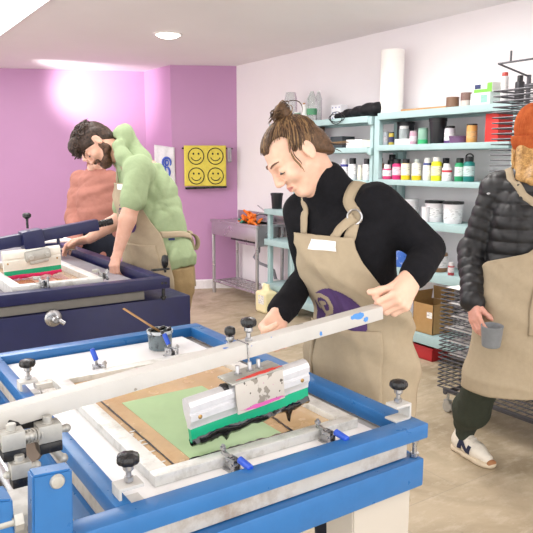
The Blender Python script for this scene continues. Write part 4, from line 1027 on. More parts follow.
def ring(cx, cz, rx, rz, th, a0=0, a1=2*PI, n=40, off=.0035):
    pts = []
    for i in range(n+1):
        a = a0+(a1-a0)*i/n; u = cx+rx*math.cos(a); zz = cz+rz*math.sin(a); v = (zt_-zz)/Ht
        j = u/W*20
        pts.append(o0+cdv*u+ncv*(.004*math.sin(j*.9+v*2)*v+.004*v+off)+V(0, 0, zz))
    b.tube(pts, th, 6)
for fx in (.285, .745):
    for fz in (.235, .735):
        cx = fx*W; cz = zt_-fz*Ht
        ring(cx, cz, W*.185, Ht*.205, .0055)
        ring(cx, cz, W*.115, Ht*.115, .005, PI*1.08, PI*1.92, 20)
        for sx in (-1, 1): ring(cx+sx*W*.062, cz+Ht*.06, .004, .006, .0065, n=10)
b.build('printed_faces', m_blk, t)
p0 = chim(229, 149); t = thing('cloth', 'thin grey cloth hanging at the right end of the wall rail', 'cloth', p0)
b = MB(); b.grid([[p0+ncv*(.112+.004*math.sin(j*2))+cdv*((j-2)*.011)+V(0, 0, .012-.16*i/8) for j in range(5)] for i in range(9)]); b.build('cloth', fabric('grey_cotton', 'A9A0A8'), t, solid=.004, smooth=60)
# white tea towel with blue print on the recess wall
tw = thing('tea_towel', 'white tea towel with a blue print hanging on the purple corner', 'tea towel', chim(171, 150))
c0 = chim(171.5, 147.5); tl = cdv*.0
ux = cdv; H2 = c0.z-chim(172, 191).z
o1 = c0+ncv*.02-cdv*.19
b = MB(); b.grid([[o1+ux*(.225*j/14)+ncv*(.004*math.sin(j*1.1+i*.2))+V(0, 0, -.0-H2*i/18+.03*(1-j/14)) for j in range(15)] for i in range(19)]); b.build('towel', fabric('white_cotton', 'F2F0F4', fold=.1), tw, solid=.003, smooth=60)
b = MB(); m_bp = mat('blue_print', '4A66C8', .7)
cc = o1+ux*.135+ncv*.010+V(0, 0, -H2*.46)
for (dx, dz, rx, rz, th, a0, a1) in ((0, .055, .045, .055, .014, -.6, 4.6), (0, .055, .018, .028, .011, 0, 6.28), (-.01, -.05, .04, .06, .013, -1.2, 1.4), (.01, -.02, .03, .07, .010, 2.2, 4.4)):
    b.tube([cc+ux*(dx+rx*math.cos(a))+V(0, 0, dz+rz*math.sin(a)) for a in [a0+(a1-a0)*k/20 for k in range(21)]], [th*(.55+.45*math.sin(PI*k/20)) for k in range(21)], 6)
bm_ = b.build('blue_print', m_bp, tw)
# ------------------------------------------------------------------ print drying rack
m_rack = mat('grey_steel_wire', '5C5B60', .45, .35)
RY0, RY1 = 1.56, 2.46
rk = thing('print_drying_rack', 'grey wire print drying rack on castors behind the person in the orange beanie', 'drying rack', (3.2, 2.14, 0))
b = MB()
for y in (RY0+.02, RY1-.02):
    b.rod((3.51, y, .10), (3.51, y, 1.96), .013, .001, 10); b.rod((2.89, y, .12), (3.53, y, .12), .014, .001, 10)
for x in (2.91, 3.505): b.rod((x, RY0, .13), (x, RY1, .13), .014, .001, 10)
b.rod((3.51, RY0, 1.90), (3.51, RY1, 1.90), .011, .001, 10)
b.build('frame', m_rack, rk)
for x in (2.91, 3.505):
    for y in (RY0+.03, RY1-.03):
        b = MB(); b.rod((x, y, .07), (x, y, .14), .009, .001, 10); b.box((x-.014, y-.02, .04), (x+.014, y+.02, .075), .002); b.rod((x-.011, y, .032), (x+.011, y, .032), .032, .004, 18); b.build('castor', m_alud, rk)
def tier(z, x0, x1, dz, nm='wire_shelf'):
    b = MB()
    b.tube([(x1, RY0, z+dz), (x0, RY0, z), (x0, RY1, z), (x1, RY1, z+dz)], .0042, 6)
    for k in range(15):
        y = RY0+(RY1-RY0)*(k+.5)/15; b.tube([(x0, y, z), (x1, y, z+dz)], .0018, 4)
    for k in range(3):
        f = (k+.5)/3; b.tube([(x0+(x1-x0)*f, RY0, z+dz*f), (x0+(x1-x0)*f, RY1, z+dz*f)], .0018, 4)
    b.build(nm, m_rack, rk)
for k in range(24): tier(.165+.0245*k, 2.85, 3.51, .004)
for k in range(21): tier(1.25+.030*k, 3.22, 3.51, 0)
b = MB(); b.tube([(3.51, RY1-.02, 1.95), (3.22, RY1-.02, 2.0), (3.22, RY0, 2.0)], .006, 8); b.tube([(3.22, RY1-.10, 2.0), (3.22, RY1-.10, 2.06)], .006, 8); b.build('top_bar', m_rack, rk)
for k in range(6):
    t = thing('paper_sheet', 'white sheets of paper lying in the lower tiers of the drying rack', 'paper', (3.15, 2.05, .165+.0245*(23-3*k)+.006), 0, 'sheets in the drying rack')
    z = .165+.0245*(23-3*k)+.006; b = MB(); y1 = RY1-.015-.02*(k % 3); b.grid([[V(2.865+.6*i/6, 1.72+(y1-1.72)*j/6, z+(.004+.010*(j/6)*(1-i/6) if k == 0 else .0)*1) for j in range(7)] for i in range(7)]); b.build('sheet', MATS['white_paper'], t, solid=.001)
    if k == 0: t['label'] = 'white sheet with a curled edge on the top of the lower rack tiers'; del t['group']
# ------------------------------------------------------------------ people
CR_, CU_, CT_ = RT, UPV, -FW          # picture-right, picture-up, towards the viewer (for posing heads)
def nv(v): return np.array(v, float)
def unit(v): v = nv(v); return v/np.linalg.norm(v)
def loft(S, rings, l, k=.02, ex=2.2, op='u'):
    """elliptic torso: rings of (centre, half width along l, half depth)"""
    C_ = [nv(r[0]) for r in rings]; W = [r[1] for r in rings]; D = [r[2] for r in rings]
    ax = unit(C_[-1]-C_[0]); l = unit(nv(l)-ax*np.dot(l, ax)); f = np.cross(l, ax)
    T = np.array([np.dot(c-C_[0], ax) for c in C_]); U = np.array([np.dot(c-C_[0], l) for c in C_]); Fv = np.array([np.dot(c-C_[0], f) for c in C_])
    def fn(X, Y, Z):
        px, py, pz = X-C_[0][0], Y-C_[0][1], Z-C_[0][2]
        t = px*ax[0]+py*ax[1]+pz*ax[2]; u = px*l[0]+py*l[1]+pz*l[2]; v = px*f[0]+py*f[1]+pz*f[2]
        tc = np.clip(t, T[0], T[-1]); w = np.interp(tc, T, W); d = np.interp(tc, T, D)
        u = u-np.interp(tc, T, U); v = v-np.interp(tc, T, Fv)
        m = np.minimum(w, d)
        e = ((np.abs(u)/w)**ex+(np.abs(v)/d)**ex)**(1/ex)
        dl = (e-1)*m
        ov = np.abs(t-tc)
        return np.where(ov > 0, np.sqrt(np.maximum(dl, 0)**2+ov**2)+np.minimum(dl, 0)*.0, dl)
    R_ = max(max(W), max(D)); P = np.array(C_)
    S.add(fn, P.min(0)-R_, P.max(0)+R_, k, op); return S
class Head:
    def __init__(s, c, fwd, up, sc=1.0):
        s.c = nv(c); s.f = unit(fwd); up = nv(up); s.u = unit(up-s.f*np.dot(up, s.f)); s.l = np.cross(s.u, s.f); s.s = sc
    def __call__(s, x, y, z): return s.c+(s.l*x+s.f*y+s.u*z)*s.s
    def loc(s, P): d = (np.asarray(P)-s.c)/s.s; return np.stack([d@s.l, d@s.f, d@s.u], -1)
    def ax(s): return [s.l, s.f, s.u]
def head_sdf(S, H, jaw=1.0, ears=True, cran=(1, 1, 1), cy=-.014):
    q = H.s; E = lambda c, r, k=.012, op='u': S.ell(H(*c), nv(r)*q, H.ax(), k*q, op)
    K = lambda a, b, ra, rb=None, k=.01, op='u': S.cap(H(*a), H(*b), ra*q, (ra if rb is None else rb)*q, k*q, op)
    E((0, cy, .034), (.0745*cran[0], .094*cran[1], .083*cran[2]), .02); E((0, .030, -.03), (.058*jaw, .062, .078), .03)
    E((0, .060, -.092), (.022*jaw, .024, .020), .025)
    for s_ in (-1, 1):
        K((s_*.050*jaw, .0, -.058), (s_*.018*jaw, .066, -.096), .019, .016, .02)
        E((s_*.041, .062, -.026), (.024, .024, .022), .02)
        K((s_*.010, .090, .022), (s_*.040, .078, .024), .010, .008, .014)
        E((s_*.032, .100, .003), (.0165, .016, .0115), .012, 's')
        E((s_*.032, .0775, .0015), (.0145, .0135, .0125), .004)
        E((s_*.0115, .103, -.031), (.0095, .011, .0085), .006)
        if ears:
            E((s_*.0755, -.012, .000), (.008, .019, .031), .006); E((s_*.0835, -.009, .002), (.005, .011, .020), .005, 's'); E((s_*.076, -.006, -.024), (.006, .009, .010), .006)
    K((0, .093, .014), (0, .1105, -.025), .0075, .0108, .012); E((0, .107, -.029), (.011, .012, .009), .006)
    K((-.019, .0865, -.058), (0, .0925, -.0565), .0040, .0056, .008); K((.019, .0865, -.058), (0, .0925, -.0565), .0040, .0056, .008)
    K((-.016, .0855, -.066), (0, .0905, -.067), .0045, .0066, .008); K((.016, .0855, -.066), (0, .0905, -.067), .0045, .0066, .008)
    K((-.024, .0915, -.0618), (.024, .0915, -.0618), .0018, .0018, .004, 's')
def neck_sdf(S, H, base, r=.054): S.cap(H(0, -.022, -.05), base, r*H.s, r*1.12, .025)
def hand_sdf(S, wrist, d, n, th, curls, spread=.10, sc=1.0, thumb=None, rw=.027):
    """d: wrist->knuckles, n: palm normal, th: towards the thumb side"""
    d = unit(d); n = unit(nv(n)-d*np.dot(n, d)); t = np.cross(d, n); t = t if np.dot(t, th) > 0 else -t
    w = nv(wrist); q = sc
    S.cap(w-d*.02, w+d*.03*q, rw*.95, .027*q, .012, squash=(n, .72))
    for o, e in ((.026, .088), (.009, .092), (-.009, .089), (-.025, .082)):
        S.cap(w+d*.028*q+t*o*.62*q, w+d*e*q+t*o*q, .0150*q, .0118*q, .010*q)
    tips = []
    for i, (o, L) in enumerate(((.0275, 1.0), (.0095, 1.08), (-.0090, 1.0), (-.0265, .80))):
        e = (.089, .093, .090, .083)[i]; p = w+d*e*q+t*o*q; c = curls[i] if isinstance(curls[0], (tuple, list)) else curls
        a = 0; sp = spread*(1.5-i)/1.5*.5; r = .0098
        for j, (ln, ang) in enumerate(zip((.043, .027, .021), c)):
            a += ang; dd = d*math.cos(a)+n*math.sin(a); dd = unit(dd+t*sp*math.cos(a)*(1 if j == 0 else .6))
            p2 = p+dd*ln*L*q; r2 = r*.90; S.cap(p, p2, r*q, r2*q, .0035*q if j else .006*q); p, r = p2, r2
        tips.append(p)
    if thumb is None: thumb = (t*.75+d*.65+n*.25, d*.85+t*.25+n*.45, d*.9+n*.4)
    p = w+d*.018*q+t*.020*q+n*.006*q; r = .0145
    for ln, dd in zip((.044, .034, .027), thumb):
        p2 = p+unit(dd)*ln*q; r2 = r*.84; S.cap(p, p2, r*q, r2*q, .009*q); p, r = p2, r2
    return tips
def skin(name, col, lip=False):
    t = NT(name); c = srgb(col); hi = tuple(min(1, x*1.05) for x in c[:3])+(1,); lo = (c[0]*.95, c[1]*.86, c[2]*.84, 1)
    t.color(t.ramp(t.noise(22, 5, .6), [(.35, lo), (.65, hi)])); t.set(rough=.48, sss=.12); t.b.inputs['Subsurface Radius'].default_value = (.012, .005, .003); t.b.inputs['Subsurface Scale'].default_value = .6
    t.bump(t.noise(420, 2, .5), .06, .001); return t.m
def hairmat(name, dark, light, scale=90):
    t = NT(name); n = t.noise(scale, 4, .7, dist=.4); t.color(t.ramp(n, [(.35, srgb(dark)), (.66, srgb(light))])); t.set(rough=.5, spec=.35); t.bump(t.noise(scale*2.2, 2, .5), .35, .004); return t.m
def paint_faces(me, H, regions):
    n = len(me.polygons); c = np.empty(n*3, np.float32); me.polygons.foreach_get('center', c); L = H.loc(c.reshape(-1, 3)); idx = np.zeros(n, np.int32)
    for i, fn in regions: idx[fn(L[:, 0], L[:, 1], L[:, 2])] = i
    return idx
def finish_body(S, parent, H, mats, step, fine, name='body'):
    me = S.mesh(name, step, fine)
    idx = paint_faces(me, H, [(1, lambda x, y, z: (np.abs(x) < .0225) & (y > .080) & (z < -.0535-np.abs(x)*.16) & (z > -.0720+np.abs(x)*.42))])
    o = mkobj(name, me, mats, parent, smooth=180); me.polygons.foreach_set('material_index', idx); return o
m_eyew = mat('eye_white', 'CFC6C0', .25); m_iris = mat('eye_iris', '4A5A62', .1); m_lash = mat('dark_lashes', '2A1E1A', .6)
def eyes(parent, H, lidded=True, browmat=None, brow_r=.0034):
    for s_ in (-1, 1):
        b = MB(); c = H(s_*.032, .0785, .0005); b.ell(c, (.0112*H.s, .0126*H.s, .0112*H.s), H.ax(), 20); e = b.build('eye', m_eyew, parent, smooth=180)
        b = MB(); g = H.f*.93-H.u*.35; b.ell(Vector(c)+Vector(g)*.0086*H.s, .0062*H.s, None, 14); b.build('iris', m_iris, e, smooth=180)
        b = MB(); z0 = -.004 if lidded else .004
        b.tube([H(s_*.032+x, .0785+math.sqrt(max(.0152**2-x*x*1.1-z0*z0, 1e-6)), z0-.16*abs(x)) for x in np.linspace(-.0135, .0135, 9)], [.0007, .0012, .0016, .0018, .0018, .0018, .0016, .0012, .0007], 6); b.build('eyelashes', m_lash, e)
        if browmat:
            b = MB(); b.tube([H(s_*(.013+.036*f), .0985-.022*f*f, .0265+.006*math.sin(f*2.6)) for f in np.linspace(0, 1, 9)], [brow_r*(.6+.7*math.sin(PI*(.15+.8*f)))*H.s for f in np.linspace(0, 1, 9)], 6); b.build('eyebrow', browmat, parent)
def project(S, p, off, it=25):
    p = nv(p).copy()
    for _ in range(it):
        P = np.stack([p, p+[1e-3, 0, 0], p+[0, 1e-3, 0], p+[0, 0, 1e-3]]); v = S.at(P); g = (v[1:]-v[0]); nrm = np.linalg.norm(g)
        if nrm < 1e-9: break
        p = p-g/nrm*(v[0]-off)*.9
    return p, g/max(np.linalg.norm(g), 1e-9)
def ribbon(S, pts, w, off, name, mat_, parent, n=26, th=.003, push=True):
    pts = [nv(p) for p in pts]; L = np.cumsum([0]+[np.linalg.norm(pts[i+1]-pts[i]) for i in range(len(pts)-1)]); Q = []
    for s_ in np.linspace(0, L[-1], n): Q.append(np.array([np.interp(s_, L, [p[k] for p in pts]) for k in range(3)]))
    N = []
    for i in range(n):
        q, g = project(S, Q[i], off) if push else (Q[i], None); Q[i] = q; N.append(g)
    Q = [Q[0]]+[(Q[i-1]+2*Q[i]+Q[i+1])/4 for i in range(1, n-1)]+[Q[-1]]
    b = MB(); rows = []
    for i in range(n):
        t = unit(Q[min(i+1, n-1)]-Q[max(i-1, 0)]); sdir = unit(np.cross(t, N[i])); rows.append([Q[i]+sdir*w*x+N[i]*.0015*(1-abs(x)*2) for x in (-.5, -.17, .17, .5)])
    b.grid(rows); return b.build(name, mat_, parent, solid=th, smooth=60)
class Apron:
    """cloth wrapped round a clothed body: rays are cast inwards towards a slanting axis"""
    def __init__(s, S, axis, f, off=.012, hang_from=None, flare=0.0, seed=1, fold=.006):
        s.S, s.f, s.l, s.off, s.flare, s.fold = S, unit(f), np.cross([0, 0, 1], unit(f)), off, flare, fold
        s.z = np.array([a[2] for a in axis]); o = np.argsort(s.z); s.z = s.z[o]; s.cx = np.array([a[0] for a in axis])[o]; s.cy = np.array([a[1] for a in axis])[o]; s.hang = hang_from; s.cache = None; s.seed = seed
        s.NT_, s.NZ_ = 81, 120; s.th = np.linspace(-2.6, 2.6, s.NT_)
    def prepare(s, z1, z0):
        s.zz = np.linspace(z1, z0, s.NZ_); TH, ZZ = np.meshgrid(s.th, s.zz)
        cx, cy = np.interp(ZZ, s.z, s.cx), np.interp(ZZ, s.z, s.cy); D = np.stack([s.f[0]*np.cos(TH)+s.l[0]*np.sin(TH), s.f[1]*np.cos(TH)+s.l[1]*np.sin(TH)], -1)
        r = np.full(TH.shape, .42); live = np.ones(TH.shape, bool)
        for _ in range(70):
            P = np.stack([cx+D[..., 0]*r, cy+D[..., 1]*r, ZZ], -1).reshape(-1, 3); d = s.S.at(P).reshape(TH.shape)-s.off
            r = np.where(d > .0006, r-np.clip(d*.7, .0004, .05), r); r = np.maximum(r, .03)
        for _ in range(3):
            r = np.concatenate([r[:, :1], (r[:, :-2]+2*r[:, 1:-1]+r[:, 2:])/4, r[:, -1:]], 1); r = np.concatenate([r[:1], (r[:-2]+2*r[1:-1]+r[2:])/4, r[-1:]], 0)
        if s.hang is not None:
            dz = (z1-z0)/(s.NZ_-1)
            # below the hip the cloth falls straight: never closer to the axis than the row above (positions in world space)
            for i in range(1, s.NZ_):
                if s.zz[i] < s.hang:
                    shift = (np.interp(s.zz[i-1], s.z, s.cx)-np.interp(s.zz[i], s.z, s.cx))*D[i, :, 0]+(np.interp(s.zz[i-1], s.z, s.cy)-np.interp(s.zz[i], s.z, s.cy))*D[i, :, 1]
                    r[i] = np.maximum(r[i], r[i-1]+shift-dz*(.10-s.flare))
            for _ in range(2): r = np.concatenate([r[:, :1], (r[:, :-2]+2*r[:, 1:-1]+r[:, 2:])/4, r[:, -1:]], 1)
        dep = np.clip((z1-ZZ)/(z1-z0), 0, 1)
        r = r+s.fold*(np.sin(TH*5.2+s.seed+ZZ*3)*.5+np.sin(TH*9.1+2.1*s.seed-ZZ*6)*.35)*dep**1.2+s.fold*.35*np.sin(TH*3+ZZ*38+1.5*np.sin(ZZ*11+TH*2))*(1-.5*dep)
        dz_ = ZZ-TH*.0
        for k, (fa, fb, ph, am) in enumerate(((2.3, 21, .4, .9), (3.7, -15, 2.0, .8), (1.2, 30, 4.2, .7), (5.1, 8, 1.1, .8))):
            q = TH*fa+ZZ*fb+ph*s.seed+.8*np.sin(ZZ*9+TH*1.7+k); mk = np.clip(.35+.8*np.sin(TH*1.3*(k+1)*.6+ZZ*(5+2*k)+s.seed+k*1.7), 0, 1)
            r = r+s.fold*.55*am*mk*((1-np.abs(np.sin(q*.5)))**4*1.6-.35)
        s.r = r; return s
    def pt(s, th, z, lift=0.0):
        th = np.asarray(th, float); z = np.asarray(z, float)
        i = np.clip((s.zz[0]-z)/(s.zz[0]-s.zz[-1])*(s.NZ_-1), 0, s.NZ_-1.001); j = np.clip((th-s.th[0])/(s.th[-1]-s.th[0])*(s.NT_-1), 0, s.NT_-1.001); i0, j0 = i.astype(int), j.astype(int); a, b_ = i-i0, j-j0
        r = s.r[i0, j0]*(1-a)*(1-b_)+s.r[i0+1, j0]*a*(1-b_)+s.r[i0, j0+1]*(1-a)*b_+s.r[i0+1, j0+1]*a*b_+lift
        cx, cy = np.interp(z, s.z, s.cx), np.interp(z, s.z, s.cy)
        return np.stack([cx+(s.f[0]*np.cos(th)+s.l[0]*np.sin(th))*r, cy+(s.f[1]*np.cos(th)+s.l[1]*np.sin(th))*r, z], -1)
    def sheet(s, z1, z0, tl, tr, name, mat_, parent, nu=60, nvv=90, lift=0, th=.003):
        """tl, tr: functions of z giving the angles of the right and left edge"""
        rows = []
        for z in np.linspace(z1, z0, nvv): rows.append(s.pt(np.linspace(tl(z), tr(z), nu), np.full(nu, z), lift))
        return _grid_np(rows).build(name, mat_, parent, solid=th, smooth=180)
    def decal(s, th0, z0, W, H_, inside, name, mat_, parent, n=70, lift=.0035, ref_r=None):
        rr = float(np.linalg.norm(s.pt(th0, z0)[:2]-[np.interp(z0, s.z, s.cx), np.interp(z0, s.z, s.cy)]))
        b = bmesh.new(); V_ = {}
        U = np.linspace(-W/2, W/2, n+1); Zz = np.linspace(-H_/2, H_/2, n+1)
        def vert(i, j):
            if (i, j) not in V_: V_[(i, j)] = b.verts.new(Vector(s.pt(th0+U[i]/rr, z0+Zz[j], lift)))
            return V_[(i, j)]
        for i in range(n):
            for j in range(n):
                if inside((U[i]+U[i+1])/W, (Zz[j]+Zz[j+1])/H_): b.faces.new((vert(i, j), vert(i+1, j), vert(i+1, j+1), vert(i, j+1)))
        m = MB(); m._merge(b); return m.build(name, mat_, parent, smooth=180)
def _grid_np(rows):
    m = MB(); m.grid(rows); return m
def seg_d(x, y, pts):
    d = 9
    for (ax, ay), (bx, by) in zip(pts[:-1], pts[1:]):
        t = max(0, min(1, ((x-ax)*(bx-ax)+(y-ay)*(by-ay))/max((bx-ax)**2+(by-ay)**2, 1e-9))); d = min(d, math.hypot(x-ax-t*(bx-ax), y-ay-t*(by-ay)))
    return d
P_BOWL = [(-.70, .26), (-.72, .48), (-.60, .66), (-.40, .72), (-.20, .62), (-.14, .40), (-.22, .16), (-.42, .06), (-.54, .20), (-.52, .42), (-.36, .46)]
P_STEM = [(-.42, .06), (-.46, -.06), (-.36, -.16), (-.12, -.10), (.10, .02), (.22, -.14), (.16, -.40), (.18, -.56)]
def logo_in(x, y, flip=False):
    if flip: x = -x
    e = math.hypot(x*1.02, y)+.03*math.sin(3*math.atan2(y, x)+.6)
    if e > .97: return False
    if seg_d(x, y, P_BOWL) < .075: return False
    if seg_d(x, y, P_STEM) < .06: return False
    if (abs(x-.18)+abs(y+.66)*.8) < .15: return False
    return True
m_apron = fabric('beige_canvas', 'AC9D85', var=.05, fold=.3, fscale=7)
m_purple_print = mat('purple_print', '4E3566', .8, var=.06)
m_sticker = mat('white_sticker', 'F4F2F2', .5)
m_blackknit = fabric('black_knit', '17171B', var=.25, weave=500, fold=.35, rough=.95, fscale=16)
m_denim = fabric('dark_denim', '22252F', fold=.3)
m_olive = fabric('dark_olive_trousers', '3A3F36', fold=.45, fscale=14)
m_chino = fabric('tan_chinos', '9A8460', fold=.4)
def shoe(parent, heel, d, mat_, sole, side=1, L=.28):
    d = unit([d[0], d[1], 0]); l = np.cross([0, 0, 1], d); h = nv(heel); S = SDF(); u = np.array([0, 0, 1.])
    S.cap(h+d*.045+u*.06, h+d*.17+u*.05, .042, .040, .02, squash=(l, .92)); S.cap(h+d*.17+u*.05, h+d*(L-.05)+u*.036, .040, .030, .02, squash=(u, .85)); S.cap(h+d*.055+u*.06, h+d*.06+u*.115, .040, .036, .02); S.cap(h+d*.13+u*.055, h+d*.10+u*.10, .036, .026, .025)
    S.half(h+u*.022, -u, k=.004); S.cap(h+d*.065+u*.10, h+d*.065+u*.15, .026, .026, .006, 's')
    o = mkobj('shoe', S.mesh('shoe', .004), mat_, parent, smooth=180)
    Z = SDF(); 
    for a, b_, w in ((.04, .12, .040), (.12, .2, .042), (.2, L-.045, .043)): Z.cap(h+d*a+u*.016, h+d*b_+u*.016, w, w, .02, squash=(u, .62))
    Z.half(h+u*.028, u, k=.004); Z.half(h+u*.0015, -u, k=.003)
    mkobj('sole', Z.mesh('sole', .004), sole, o, smooth=180); return o, h, d, l
def tubes_hair(paths, r, name, mat_, parent, seg=5):
    b = MB(); R_ = random.Random(1); nm = len(mat_) if isinstance(mat_, list) else 1
    for p in paths: n = len(p); b.tube(p, [r*(1-.75*abs(2*i/(n-1)-1)**3) for i in range(n)], seg, mi=R_.randrange(nm))
    return tag(b.build(name, mat_, parent, smooth=180), kind='stuff')
# ------------------------------------------------------------------ the woman at the bright blue press
def woman():
    f = unit([-.97, -.24, 0]); l = np.cross([0, 0, 1], f); u = np.array([0, 0, 1.])
    root = thing('person', 'woman with a hair bun, black turtleneck and beige apron pulling the white squeegee arm', 'person', (1.27, 1.36, 0))
    H = Head(PD(296.8, 153.6, 1.69), nv(CR_)*-.675+nv(CU_)*-.712+nv(CT_)*.17, nv(CR_)*-.67+nv(CU_)*.69+nv(CT_)*.25, .835)
    pel = nv([1.249, 1.367, .93]); waist = nv([1.225, 1.345, 1.06]); chest = nv([1.165, 1.345, 1.235]); nb = nv(PD(331, 197, 1.755))
    shc = nb+nv([.03, .0, -.035]); sL, sR = nv(PD(376, 206, 1.70)), shc-l*.120+nv([0, 0, -.012])
    eL, wL = nv(PD(429, 249, 1.71)), nv(PD(413, 277, 1.60)); eR, wR = nv(PD(309, 274, 1.88)), nv(PD(279, 315, 1.73))
    hipL, hipR = pel+l*.085+u*-.05, pel-l*.085+u*-.05
    # body
    B = SDF(); head_sdf(B, H, .95, cran=(.97, .96, .90), cy=-.001); neck_sdf(B, H, nb+u*-.02, .050)
    loft(B, [(pel-u*.08, .122, .09), (pel, .122, .09), (waist, .098, .078), (chest, .108, .084), (shc-u*.03, .09, .055)], l, .015)
    B.cap(sL, sR, .038, .038, .015)
    for s_, e_, w_ in ((sL, eL, wL), (sR, eR, wR)): B.cap(s_, e_, .040, .031, .006); B.cap(e_, w_, .033, .025, .015)
    for sg, hp in ((1, hipL), (-1, hipR)):
        kn = nv([hp[0]-.02, hp[1], .47]); an = nv([hp[0]+.02, hp[1], .09]); B.cap(hp, kn, .066, .048, .03); B.cap(kn, an, .052, .034, .02); B.cap(an, an-u*.04, .034, .028, .02)
    # left hand: closed round the end of the arm, thumb along its top
    dL = unit(nv(PD(397, 307, 1.545))-wL); n_ = unit(nv(CR_)*-.80+nv(CU_)*-.45+nv(CT_)*-.35)
    hand_sdf(B, wL, dL, n_, nv(CU_)*.6+nv(CR_)*-.6-nv(CT_)*.5, (1.0, 1.25, .75), .08, .95, thumb=(nv(PD(391, 298, 1.575))-wL, nv(CR_)*-.95+nv(CU_)*-.25, nv(CR_)*-.98+nv(CU_)*-.12))
    dR = unit(nv(PD(266, 337, 1.66))-wR); hand_sdf(B, wR, dR, nv(CT_)*.8-nv(CU_)*.3, nv(CR_)*.8, (.7, .9, .5), .08, .95, thumb=(dR+nv(CR_)*.3, dR, dR+nv(CT_)*.3))
    hL, hR = wL+dL*.06, wR+dR*.06
    sk = skin('fair_skin', 'E6BFA8'); lips = mat('lips_rose', 'C58078', .4)
    finish_body(B, root, H, [sk, lips], .012, [(H.c-.15, H.c+.155, .0026), (hL-.10, hL+.09, .003), (hR-.09, hR+.09, .0035)])
    brow = mat('brown_brow_hair', '6B5140', .8); eyes(root, H, True, brow, .0023)
    # sweater with rolled collar
    W = SDF(); wr = wrinkle(11, amp=.0050, freq=(20, 58))
    loft(W, [(pel-u*.01, .145, .106), (pel+u*.05, .145, .106), (waist+l*.000, .120, .100), (chest-u*.03+l*.001, .132, .112), (chest+u*.05+l*.006, .138, .106), (shc-u*.005, .120, .080)], l, .03)
    W.cap(sL, sR, .058, .058, .05); W.cap(shc, nb+u*.01, .085, .062, .04)
    for s_, e_, w_ in ((sL, eL, wL), (sR, eR, wR)):
        W.cap(s_, e_, .061, .042, .012); W.cap(e_, w_+(e_-w_)*.22, .043, .037, .01); W.cap(w_+(e_-w_)*.22, w_+(e_-w_)*.06, .039, .037, .004)
    hb = H(0, -.026, -.078)-nb; W.cap(nb, nb+hb*.42, .061, .056, .015); W.cap(nb, H(0, -.002, -.112), .060, .038, .02); W.cap(nb+hb*.25, nb+hb*.42, .0615, .0585, .006)
    W.cap(H(0, -.034, -.058), H(0, -.03, .05), .050, .056, .004, 's')
    mkobj('sweater', W.mesh('sweater', .006, noise=wr), m_blackknit, root, smooth=180)
    # trousers and shoes
    T = SDF(); loft(T, [(pel-u*.09, .134, .102), (pel+u*.06, .136, .100)], l, .03)
    for hp in (hipL, hipR): kn = nv([hp[0]-.02, hp[1], .47]); an = nv([hp[0]+.02, hp[1], .11]); T.cap(hp, kn, .074, .058, .03); T.cap(kn, an, .066, .056, .02)
    mkobj('trousers', T.mesh('trousers', .009, noise=wrinkle(4, amp=.003)), m_denim, root, smooth=180)
    for hp in (hipL, hipR): shoe(root, nv([hp[0]+.075, hp[1]+.015, .0]), f, m_blackknit, m_rubber)
    # hair: smooth cap, strands drawn back to a bun on the crown
    hm = hairmat('light_brown_hair', '4A3626', '6B5038', 120); hms = [hm, hairmat('brown_strand_dark', '33241A', '4A3626', 40), hairmat('brown_strand_light', '76593E', '94764F', 40)]
    C_ = SDF(); C_.ell(H(0, -.003, .034), H.s*nv([.078, .0985, .081]), H.ax(), .01); C_.ell(H(0, -.058, -.032), H.s*nv([.062, .050, .072]), H.ax(), .03)
    C_.half(H(0, .092, .074), unit(H.f*.66-H.u*.75), k=.012)
    for s_ in (-1, 1): C_.ell(H(s_*.084, -.006, -.004), H.s*nv([.022, .025, .034]), H.ax(), .008, 's')
    for s_ in (-1, 1): C_.ell(H(s_*.056, .062, .058), H.s*nv([.028, .048, .034]), H.ax(), .012, 's')
    mkobj('hair', C_.mesh('hair', .004, noise=wrinkle(5, amp=.0012, freq=(80, 190))), hm, root, smooth=180)
    hair = root.children[-1]; r = random.Random(5); paths = []
    bun = (0, -.052, .124)
    def on(x, y, z, k=1.0):     # point on the hair cap along a direction from the cap centre
        d = nv([x/.078, (y+.003)/.0985, (z-.034)/.081]); d = d/np.linalg.norm(d)*k; return H(d[0]*.078, -.003+d[1]*.0985, .034+d[2]*.081)
    for _ in range(430):
        a = r.uniform(-PI, PI); 
        # start on the hairline plane
        t = nv([math.sin(a)*.076, math.cos(a)*.097-.003, .034]); y = t[1]; z = .074+(y-.092)*.66/.75+.008
        z = max(z, -.055) if y < 0 else z
        x0, y0, z0 = t[0], y, min(z+r.uniform(-.006, .022), .10)
        ex, ey, ez = bun[0]+r.uniform(-.016, .016), bun[1]+r.uniform(-.016, .016), .100
        pp_ = lambda q: ((abs(x0+(ex-x0)*q)-.060)/.030)**2+((y0+(ey-y0)*q-.066)/.052)**2+((z0+(ez-z0)*q-.060)/.037)**2
        while pp_(0) < 1: x0, y0, z0 = x0+(ex-x0)*.06, y0+(ey-y0)*.06, z0+(ez-z0)*.06
        paths.append([on(x0+(ex-x0)*q, y0+(ey-y0)*q, z0+(ez-z0)*q, 1.012+.022*r.random()) for q in np.linspace(0, 1, 10)])
    tubes_hair(paths, .0020, 'hair_strands', hms, root)
    bs = SDF(); bs.ell(H(*bun), H.s*nv([.025, .023, .021]), H.ax(), .01); bs.cap(H(0, -.045, .09), H(0, -.052, .118), .020, .016, .015)
    mkobj('hair_bun', bs.mesh('hair_bun', .004, noise=wrinkle(8, amp=.0035, freq=(60, 120))), hm, root, smooth=180)
    paths = []
